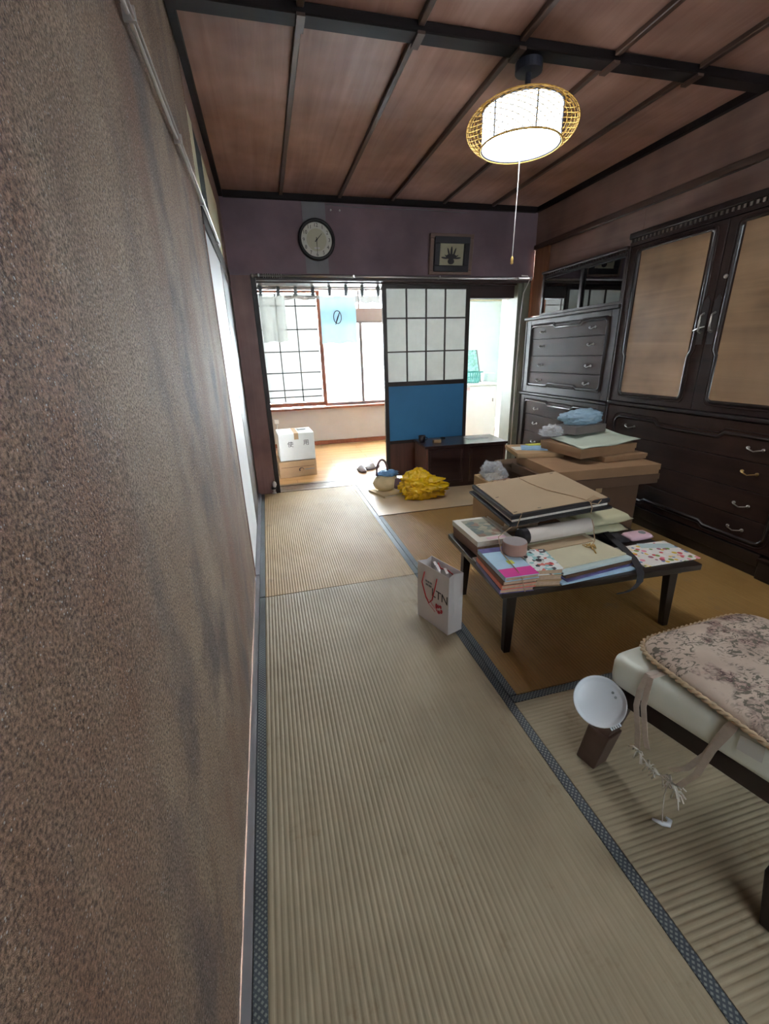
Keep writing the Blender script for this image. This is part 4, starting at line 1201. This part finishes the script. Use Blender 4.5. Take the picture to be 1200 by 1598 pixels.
mb.tube([fpt(.03, .10), fpt(.01, .092), fpt(-.02, .078)], .0014, 4)
mb.build('printed_branch', 'print_pink', bd)
mb = MB()
for (a, b, c) in ((-.06, .0, .27), (-.02, .012, .275), (.02, -.008, .268)):
    mb.ribbon([(a, b, .19), (a+.01, b, c), (a+.05, b-.02, c+.004), (a+.07, b-.03, c-.03)], (.3, 1, 0), .012, .001)
tag(mb.build('ribbon_bundle', 'bag_paper', None), 'white paper strips sticking out inside the shopping bag', 'paper strips')
bpy.data.objects['ribbon_bundle'].location = (.81, 1.585, 0); bpy.data.objects['ribbon_bundle'].rotation_euler = (0, 0, math.radians(109.5))

# ================================================================== STOOL WITH CUSHION
sl = thing('low_stool', 'low dark legged stool with a white vinyl seat', 'stool')
Q = [(.962, .768), (1.085, .325), (1.595, .35), (1.49, .822)]
def quad(u, v):
    a = Vector(Q[1]).lerp(Vector(Q[2]), u); b = Vector(Q[0]).lerp(Vector(Q[3]), u)
    return a.lerp(b, v)
def padf(z0, z1, r, nm, mat, par, inset=0, pillowy=.01):
    mb = MB(); n = 24
    cx = sum(q[0] for q in Q)/4; cy = sum(q[1] for q in Q)/4
    rings = []
    for (ins, z) in ((r*.6, z0), (r*.15, z0+r*.35), (0, z0+r), (0, z1-r), (r*.15, z1-r*.4), (r*.55, z1-r*.08), (r*1.2, z1)):
        ring = []
        I = inset+ins
        # rounded quad
        pts = []
        for i in range(4):
            p = Vector(Q[i]); pa = Vector(Q[i-1]); pb_ = Vector(Q[(i+1) % 4])
            da = (pa-p).normalized(); db = (pb_-p).normalized()
            c_ = .045
            for k in range(7):
                t = k/6
                q = (p+da*c_)*(1-t)**2+p*2*t*(1-t)+(p+db*c_)*t*t
                pts.append(q)
        for q in pts:
            dv = Vector((cx, cy))-q; L = dv.length
            q2 = q+dv/L*I
            ring.append((q2.x, q2.y, z))
        rings.append(ring)
    m = len(rings[0]); vs = [p for r_ in rings for p in r_]; fs = []
    for i in range(len(rings)-1):
        for k in range(m): l = (k+1) % m; fs.append((i*m+k, i*m+l, (i+1)*m+l, (i+1)*m+k))
    fs.append(tuple(range(m-1, -1, -1)))
    vs.append((cx, cy, z1+pillowy)); c = len(vs)-1; b = (len(rings)-1)*m
    for k in range(m): fs.append((b+k, b+(k+1) % m, c))
    mb.add(vs, fs)
    return mb.build(nm, mat, par, smooth=True)
padf(.317, .405, .025, 'seat_pad', 'white_vinyl', sl)
frm = MB()
I = [Vector(q)+(Vector((1.29, .58))-Vector(q))*.07 for q in Q]; J = [Vector(q)+(Vector((1.29, .58))-Vector(q))*.15 for q in Q]
for i in range(4):
    j = (i+1) % 4
    frm.hexa([(*I[i], .262), (*I[j], .262), (*J[j], .262), (*J[i], .262)], [(*I[i], .3165), (*I[j], .3165), (*J[j], .3165), (*J[i], .3165)])
frm.build('seat_rail', 'stool_dark', sl)
def sleg(tx, ty, bx_, by_, mat, riser=False):
    wt, wb_ = .031, .027
    a = math.atan2(-.45, .115)+PI/2
    def sq(cx, cy, z, w_): return [(cx+w_*(s1*math.cos(a)-s2*math.sin(a)), cy+w_*(s1*math.sin(a)+s2*math.cos(a)), z) for s1, s2 in ((-1, -1), (1, -1), (1, 1), (-1, 1))]
    L = MB().hexa(sq(bx_+(tx-bx_)*.35, by_+(ty-by_)*.35, .11, wb_), sq(tx, ty, .27, wt)).build('leg', mat, sl, bevel=.004)
    MB().hexa(sq(bx_, by_, .0015, wb_+.003), sq(bx_+(tx-bx_)*.42, by_+(ty-by_)*.42, .125, wb_+.006)).build('leg_riser', mat, L, bevel=.004)
sleg(1.04, .765, .985, .785, 'leg_brown')
sleg(1.125, .39, 1.085, .325, 'stool_dark')
sleg(1.55, .395, 1.575, .34, 'stool_dark')
sleg(1.46, .79, 1.485, .82, 'stool_dark')
# cushion
QC = [(1.022, .762), (1.045, .32), (1.49, .345), (1.455, .787)]
cu = thing('seat_cushion', 'flat floral tapestry cushion with twisted rope piping on the stool', 'cushion')
def rq(Qx, c_, k_):
    pts = []
    for i in range(4):
        p = Vector(Qx[i]); da = (Vector(Qx[i-1])-p).normalized(); db = (Vector(Qx[(i+1) % 4])-p).normalized()
        for k in range(k_): t = k/(k_-1); pts.append((p+da*c_)*(1-t)**2+p*2*t*(1-t)+(p+db*c_)*t*t)
    return pts
rp = rq(QC, .09, 9); cxy = Vector((1.253, .554))
rings = []
for (f_, z) in ((.03, .4165), (.0, .425), (.02, .436), (.07, .444), (.2, .449), (.45, .452), (.75, .453)):
    rings.append([(*(q+(cxy-q)*f_), z+.002*mnoise.noise(Vector((q.x*12, q.y*12, f_*5)))) for q in rp])
vs = [p for r_ in rings for p in r_]; m = len(rp); fs = []
for i in range(len(rings)-1):
    for k in range(m): l = (k+1) % m; fs.append((i*m+k, i*m+l, (i+1)*m+l, (i+1)*m+k))
fs.append(tuple(range(m-1, -1, -1))); vs.append((*cxy, .453)); b = (len(rings)-1)*m
fs += [(b+k, b+(k+1) % m, len(vs)-1) for k in range(m)]
MB().add(vs, fs).build('fabric', 'floral_fabric', cu, smooth=True)
# twisted rope: two strands around the outline
per = []
for i in range(m):
    a, b_ = rp[i], rp[(i+1) % m]; n_ = max(1, int((b_-a).length/.004))
    for k in range(n_): per.append(a.lerp(b_, k/n_))
for ph in (0, PI):
    pts = []
    for i, q in enumerate(per):
        out = (q-cxy).normalized(); a = i*.78+ph
        pts.append((q.x+out.x*(.004+.0035*math.cos(a)), q.y+out.y*(.004+.0035*math.cos(a)), .425+.0035*math.sin(a)))
    MB().tube(pts, .0042, 5, closed=True).build('rope_piping', 'rope_cream', cu, smooth=True)
def side(y): return .962+.27*(.788-y)
tie = MB()
def rib(pts, w_=.014): tie.ribbon(pts, (.25, -1, .1), w_, .0018)
rib([(1.032, .665, .418), (.990, .668, .41), (.983, .675, .356), (.982, .674, .307), (.985, .657, .237), (.99, .653, .186)])
rib([(1.032, .655, .418), (.990, .660, .408), (.988, .660, .32), (.992, .640, .236), (.996, .630, .205)])
rib([(1.04, .49, .418), (1.034, .490, .405), (1.026, .51, .325), (1.022, .523, .237), (1.016, .55, .165)])
rib([(1.04, .495, .418), (1.032, .500, .40), (1.026, .520, .30), (1.018, .545, .23), (1.010, .572, .196)])
tie.build('tie_ribbon', 'ribbon', cu)
ts = MB(); rnd = random.Random(2)
for (x, y, z, n_) in ((.99, .648, .18, 10), (1.005, .62, .15, 12), (1.012, .595, .15, 12), (1.014, .565, .16, 12), (1.016, .555, .145, 8)):
    for k in range(n_):
        dx, dy, dz_ = rnd.uniform(-.015, .015), rnd.uniform(-.03, .03), rnd.uniform(-.03, .012)
        ts.tube([(x, y, z), (x+dx*.6, y+dy*.6, z+dz_*.3+.006), (x+dx, y+dy, z+dz_)], .0016, 4)
ts.tube([(1.016, .575, .15), (1.020, .578, .10), (1.022, .573, .045), (1.024, .568, .012)], .0012, 4)
ts.build('tassel', 'tassel', cu, smooth=True)
MB().add([(1.040, .478, .398), (1.051, .437, .402), (1.050, .434, .365), (1.038, .476, .362), (1.042, .479, .398), (1.053, .438, .402), (1.052, .435, .365), (1.040, .477, .362)], [(0, 3, 2, 1), (4, 5, 6, 7), (0, 1, 5, 4), (1, 2, 6, 5), (2, 3, 7, 6), (3, 0, 4, 7)]).build('care_label', 'white_card', cu)
hk = MB().tube([(1.010, .585, .006), (1.025, .568, .006), (1.036, .560, .008), (1.048, .567, .009), (1.046, .577, .008)], [.003, .006, .007, .006, .003], 8).build('plastic_hook', 'white_plastic', smooth=True)
tag(hk, 'small white plastic hook on the tatami below the stool ties', 'hook')
# white oval tray clipped to the stool leg
nrm = Vector((-.50, -.52, .72)).normalized()
ry = thing('plastic_tray', 'shallow round white plastic tray clipped to the brown stool leg', 'tray', (.934, .742, .272), rot=nrm.to_track_quat('Z', 'Y').to_euler())
MB().lathe([(.001, 0), (.054, 0), (.062, .006), (.065, .018), (.0625, .018), (.058, .008), (.052, .004), (.001, .004)], 40).build('dish', 'white_plastic', ry, smooth=True)
for (x, y) in ((.028, .032), (.036, .022)): MB().lathe([(.001, .0042), (.0035, .0042), (.0035, .006), (.001, .006)], 10, (x, y, 0)).build('screw', 'print_grey', ry)
mb = MB()
for k in range(5): mb.box(-.012+k*.006-.0018, -.012+k*.006+.0018, -.071, -.060, -.004, .008)
mb.build('clip_teeth', 'white_plastic', ry)
bpy.data.objects['clip_teeth'].rotation_euler = (0, 0, .75)
MB().box(.0, .03, -.012, .012, -.03, .0).build('clip', 'leg_brown', ry)

# ================================================================== TV STAND AND BAGS
tv = thing('tv_stand', 'low dark wood television stand with glass doors before the blue panel', 'tv stand', (1.845, 3.70, .0035), math.radians(-3.2))
W2, D2 = .39, .19
MB().box(-W2, W2, -D2-.008, D2, .372, .395).build('top_board', 'stand_wood', tv, bevel=.003)
MB().box(-W2+.012, -W2+.03, -D2+.006, D2, .0, .371).build('side_panel', 'stand_side', tv)
MB().box(W2-.03, W2-.012, -D2+.006, D2, .0, .371).build('side_panel', 'stand_side', tv)
MB().box(-W2+.03, W2-.03, D2-.012, D2, .02, .371).build('back_panel', 'stand_wood', tv)
MB().box(-W2+.03, W2-.03, -D2+.01, D2-.012, .02, .045).build('bottom_board', 'stand_wood', tv)
MB().box(-W2+.03, W2-.03, -D2+.02, -D2+.035, .0, .02).build('plinth', 'stand_wood', tv)
MB().box(-.03, .03, -D2+.0, D2-.012, .046, .371).build('centre_post', 'stand_wood', tv)
for s in (-1, 1):
    a, b_ = (-W2+.032, -.031) if s < 0 else (.031, W2-.032)
    dd = frame4(a, b_, .047, .369, .022, -D2-.002, -D2+.012, 'door', 'stand_wood', tv)
    box('door_glass', 'stand_wood', (a+.022, b_-.022, -D2+.004, -D2+.008, .069, .347), dd)
TVZ = .0035+.3955
tag(MB().box(-.035, .035, -.02, .02, 0, .028).build('wood_block', 'kraft_light', None, bevel=.003), 'small pale wooden block on the television stand', 'block')
bpy.data.objects['wood_block'].location = (1.605, 3.66, TVZ)
cp = thing('cup', 'dark glass cup on the corner of the television stand', 'cup', (1.49, 3.74, TVZ))
MB().lathe([(.001, 0), (.028, 0), (.033, .06), (.030, .06), (.026, .006), (.001, .006)], 20).build('cup_body', 'frame_dark', cp, smooth=True)
MB().tube([(.03, 0, .045), (.05, 0, .04), (.048, 0, .02), (.029, 0, .015)], .004, 6).build('handle', 'frame_dark', cp, smooth=True)
tag(MB().box(-.02, .02, -.015, .015, 0, .02).build('small_lighter_box', 'black_board', None, bevel=.004), 'tiny black box on the television stand beside the wooden block', 'box')
bpy.data.objects['small_lighter_box'].location = (1.72, 3.80, TVZ)
sheet_box('paper_sheet', 'curled grey paper sheet on the television stand', 'paper', 2.03, 3.74, TVZ, .20, .13, .002, .1, 'grey_strip')

yb = thing('plastic_bag', 'crumpled shiny yellow plastic bag on the floor before the television stand', 'bag')
def ysh(p):
    return Vector((p.x+(.03 if p.x > .09 else 0)*(p.x-.09)/.06, p.y, p.z*(1-.35*max(0, p.x)/.18)))
blob('bag_film', 'yellow_plastic', (1.325, 3.32, .115), (.165, .10, .125), 12, .28, 2.4, 6, .0045, yb, -.25, crease=.16, shape=ysh)
MB().tube([(1.175, 3.27, .13), (1.155, 3.265, .12), (1.15, 3.26, .10), (1.165, 3.255, .085), (1.18, 3.26, .10)], .011, 8).build('bag_knot', 'yellow_plastic', yb, smooth=True)
tg = thing('tote_bag', 'cream handbag with a mauve arched handle beside the yellow bag', 'bag', (1.095, 3.60, .0225), .15)
blob('bag_body', 'canvas_cream', (0, 0, .07), (.115, .085, .085), 3, .10, 1.8, 4, .0, tg, 0)
blob('side_pocket', 'mauve_leather', (.085, -.055, .06), (.045, .04, .05), 5, .1, 2, 3, .002, tg)
MB().tube([(-.03+.055*math.cos(a), .0, .14+.14*max(0, math.sin(a))) for a in [PI*k/12 for k in range(13)]], .009, 8).build('handle', 'mauve_leather', tg, smooth=True)
blob('blue_lining', 'cloth_blue', (.02, .0, .150), (.095, .06, .03), 8, .3, 2.6, 4, None, tg, 0, crease=.15)
book('book', 'thin cream book lying on the board under the cream handbag', 1.075, 3.56, .0035, .18, .26, .018, .35, 'canvas_cream', 'pages_white')

# ================================================================== HALL OBJECTS
def pos(o, l, r=0): o.location = l; o.rotation_euler = (0, 0, r); return o
b1 = carton('cardboard_box', 'brown shipping carton under the white box in the hall', .365, 4.62, -.0015, .385, .38, .165, .08, 'kraft_light', flap=False, tape=False)
mb = MB(); mb.tube([(.035+.022*math.cos(a), -.191, .075+.018*math.sin(a)) for a in [-.6+k*.45 for k in range(11)]], [.001+.0006*k for k in range(11)], 5); mb.build('swirl_mark', 'print_dark', b1)
MB().box(.07, .17, -.1912, -.190, .07, .078).build('printed_line', 'print_grey', b1)
MB().box(-.17, .17, -.1912, -.190, .105, .109).build('fold_line', 'kraft_dark', b1)
b2 = carton('cardboard_box', 'white carton with handwritten characters stacked on the brown carton', .385, 4.635, .168, .36, .36, .275, .04, 'white_card', flap=True, tape=True, topmat='white_card')
textmesh('written_character', '使', .062, 'print_dark', b2, (-.065, -.1812, .165), (PI/2, 0, 0), .0004)
textmesh('written_character', '用', .062, 'print_dark', b2, (.095, -.1812, .175), (PI/2, 0, 0), .0004)
tag(pos(MB().box(-.045, .045, -.025, .025, 0, .018).build('remote_control', 'porcelain', None, bevel=.006), (.46, 4.66, .168+.2795), .25), 'white rounded remote lying on the white carton', 'remote')
def slipper(x, y, rz, label):
    s_ = thing('slipper', label, 'slipper', (x, y, -.0015), rz, 'grey slippers on the hall floor')
    out = [(.038*math.sin(a)*(1.0+.15*math.cos(a)), .115*math.cos(a)) for a in [2*PI*k/24 for k in range(24)]]
    MB().prism(out, 0, .016, lambda p, q, hh: (p, q, hh)).build('sole', 'slipper_sole', s_, bevel=.003)
    MB().prism([(p*.93, q*.96) for p, q in out], .0163, .021, lambda p, q, hh: (p, q, hh)).build('insole', 'slipper_grey', s_)
    mb = MB()
    def up(u, v):
        yy = .005+.10*v; hw = .043*math.sqrt(max(.02, 1-(yy/.122)**2))
        a = PI*u
        return (hw*math.cos(a), yy, .012+(.052-.030*v)*math.sin(a))
    mb.grid(12, 8, up); mb.grid(12, 8, lambda u, v: tuple(Vector(up(u, v))*.93+Vector((0, .002, .001))), True)
    mb.build('upper', 'slipper_grey', s_, smooth=True, fixn=False)
slipper(1.045, 4.44, PI+.15, 'grey felt slipper pointing straight at the tatami room')
slipper(1.185, 4.50, 2.2, 'grey felt slipper turned sideways beside the other slipper')
wb2 = thing('wall_box', 'small white fitting on the hall wall above the cartons', 'wall fitting', (.235, YH-.0005, .30))
MB().box(-.03, .03, -.05, 0, .03, .085).build('body', 'porcelain', wb2, bevel=.006)
MB().tube([(0, -.03, .03), (-.004, -.03, -.06), (-.006, -.02, -.2)], .008, 8).build('cord', 'porcelain', wb2, smooth=True)
hg = thing('door_catch', 'small white and black catch at the foot of the opening post', 'catch', (.118, YF-.022, .0035))
MB().lathe([(.001, 0), (.02, 0), (.018, .012), (.008, .016), (.014, .03), (.012, .04), (.001, .042)], 14).build('foot', 'rail_metal', hg, smooth=True)
MB().lathe([(.001, .042), (.022, .044), (.022, .056), (.001, .058)], 14).build('knob', 'clock_case', hg, smooth=True)
blob('cloth_tuft', 'bag_paper', (.01, 0, .085), (.018, .016, .03), 2, .3, 3, 3, None, hg)

# washroom corner seen through the right door
ws_ = thing('white_cabinet', 'white cabinet unit seen through the narrow doorway', 'cabinet', (2.78, 5.38, -.0015))
MB().box(-.26, .24, -.18, .25, .03, .76).build('body', 'porcelain', ws_, bevel=.006)
MB().box(-.27, .25, -.195, .26, .762, .79).build('top', 'porcelain', ws_, bevel=.006)
MB().box(-.255, .235, -.17, .24, .0, .03).build('plinth', 'grey_strip', ws_)
dr = MB().box(-.25, .235, -.198, -.181, .05, .70).build('door', 'porcelain', ws_, bevel=.004)
MB().box(.18, .192, -.206, -.199, .56, .60).build('knob', 'pewter', dr)
for k in range(3): MB().box(-.20, -.13, -.1815, -.1802, .715+.012*k, .72+.012*k).build('printed_line', 'print_pink', ws_)
MB().box(.20, .30, .0, .20, .80, .90).build('splash_block', 'hall_wall_white', ws_, bevel=.006)
bs = thing('basket', 'open green plastic basket on the white cabinet', 'basket', (2.70, 5.34, .7895))
mb = MB()
def rect(z, gx_, gy_, r_=.004): mb.tube([(-gx_, -gy_, z), (gx_, -gy_, z), (gx_, gy_, z), (-gx_, gy_, z)], r_, 5, closed=True)
rect(.004, .10, .07); rect(.07, .12, .085, .003); rect(.135, .14, .10, .006)
mb.build('hoop', 'green_plastic', bs)
mb = MB()
for k in range(9):
    t = -1+2*k/8
    for s in (-1, 1):
        mb.tube([(t*.10, s*.07, .004), (t*.14, s*.10, .135)], .003, 4)
        mb.tube([(s*.10, t*.07, .004), (s*.14, t*.10, .135)], .003, 4)
mb.build('rib', 'green_plastic', bs)
rf = thing('refill_pouch', 'standing teal printed detergent pouch behind the green basket', 'pouch', (2.79, 5.50, .7895), 0)
mb = MB().hexa([(-.12, -.03, 0), (.13, -.03, 0), (.13, .03, 0), (-.12, .03, 0)], [(-.10, -.004, .40), (.07, -.004, .40), (.07, .004, .40), (-.10, .004, .40)])
mb.build('pouch_body', 'teal_print', rf, bevel=.003)
MB().hexa([(.131, -.03, 0), (.15, -.03, 0), (.15, .03, 0), (.131, .03, 0)], [(.071, -.004, .40), (.085, -.004, .40), (.085, .004, .40), (.071, .004, .40)]).build('pouch_edge', 'print_grey', rf)
rk = thing('towel_rack', 'low white metal frame beside the white cabinet', 'rack', (3.14, 5.42, -.0015))
mb = MB()
for yy in (-.1, .12): mb.tube([(.06, yy, 0), (.0, yy, .32), (-.05, yy, .325), (-.07, yy, 0)], .010, 6)
mb.build('side_frame', 'porcelain', rk, smooth=True)
MB().tube([(-.02, -.1, .322), (-.02, .12, .322)], .009, 6).build('top_bar', 'porcelain', rk, smooth=True)

# small fittings on the far wall
tag(MB().tube([(.765, YF-.006, 2.272), (1.0, YF-.006, 2.262), (1.40, YF-.006, 2.262), (1.46, YF-.006, 2.268), (1.95, YF-.006, 2.262)], .003, 5).build('wall_cable', 'grey_strip', None, smooth=True), 'thin grey cable running along the top of the dark far wall', 'cable')
for x_ in (.80, .87):
    p_ = MB().lathe([(.001, -.012), (.007, -.010), (.007, -.004), (.003, 0)], 10, (x_, YF-.0005, 2.235), Matrix.Rotation(-PI/2, 4, 'X')).build('wall_pin', 'rail_white', None, smooth=True)
    tag(p_, 'white pin stuck in the dark wall beside the clock', 'pin', 'two white pins beside the clock')
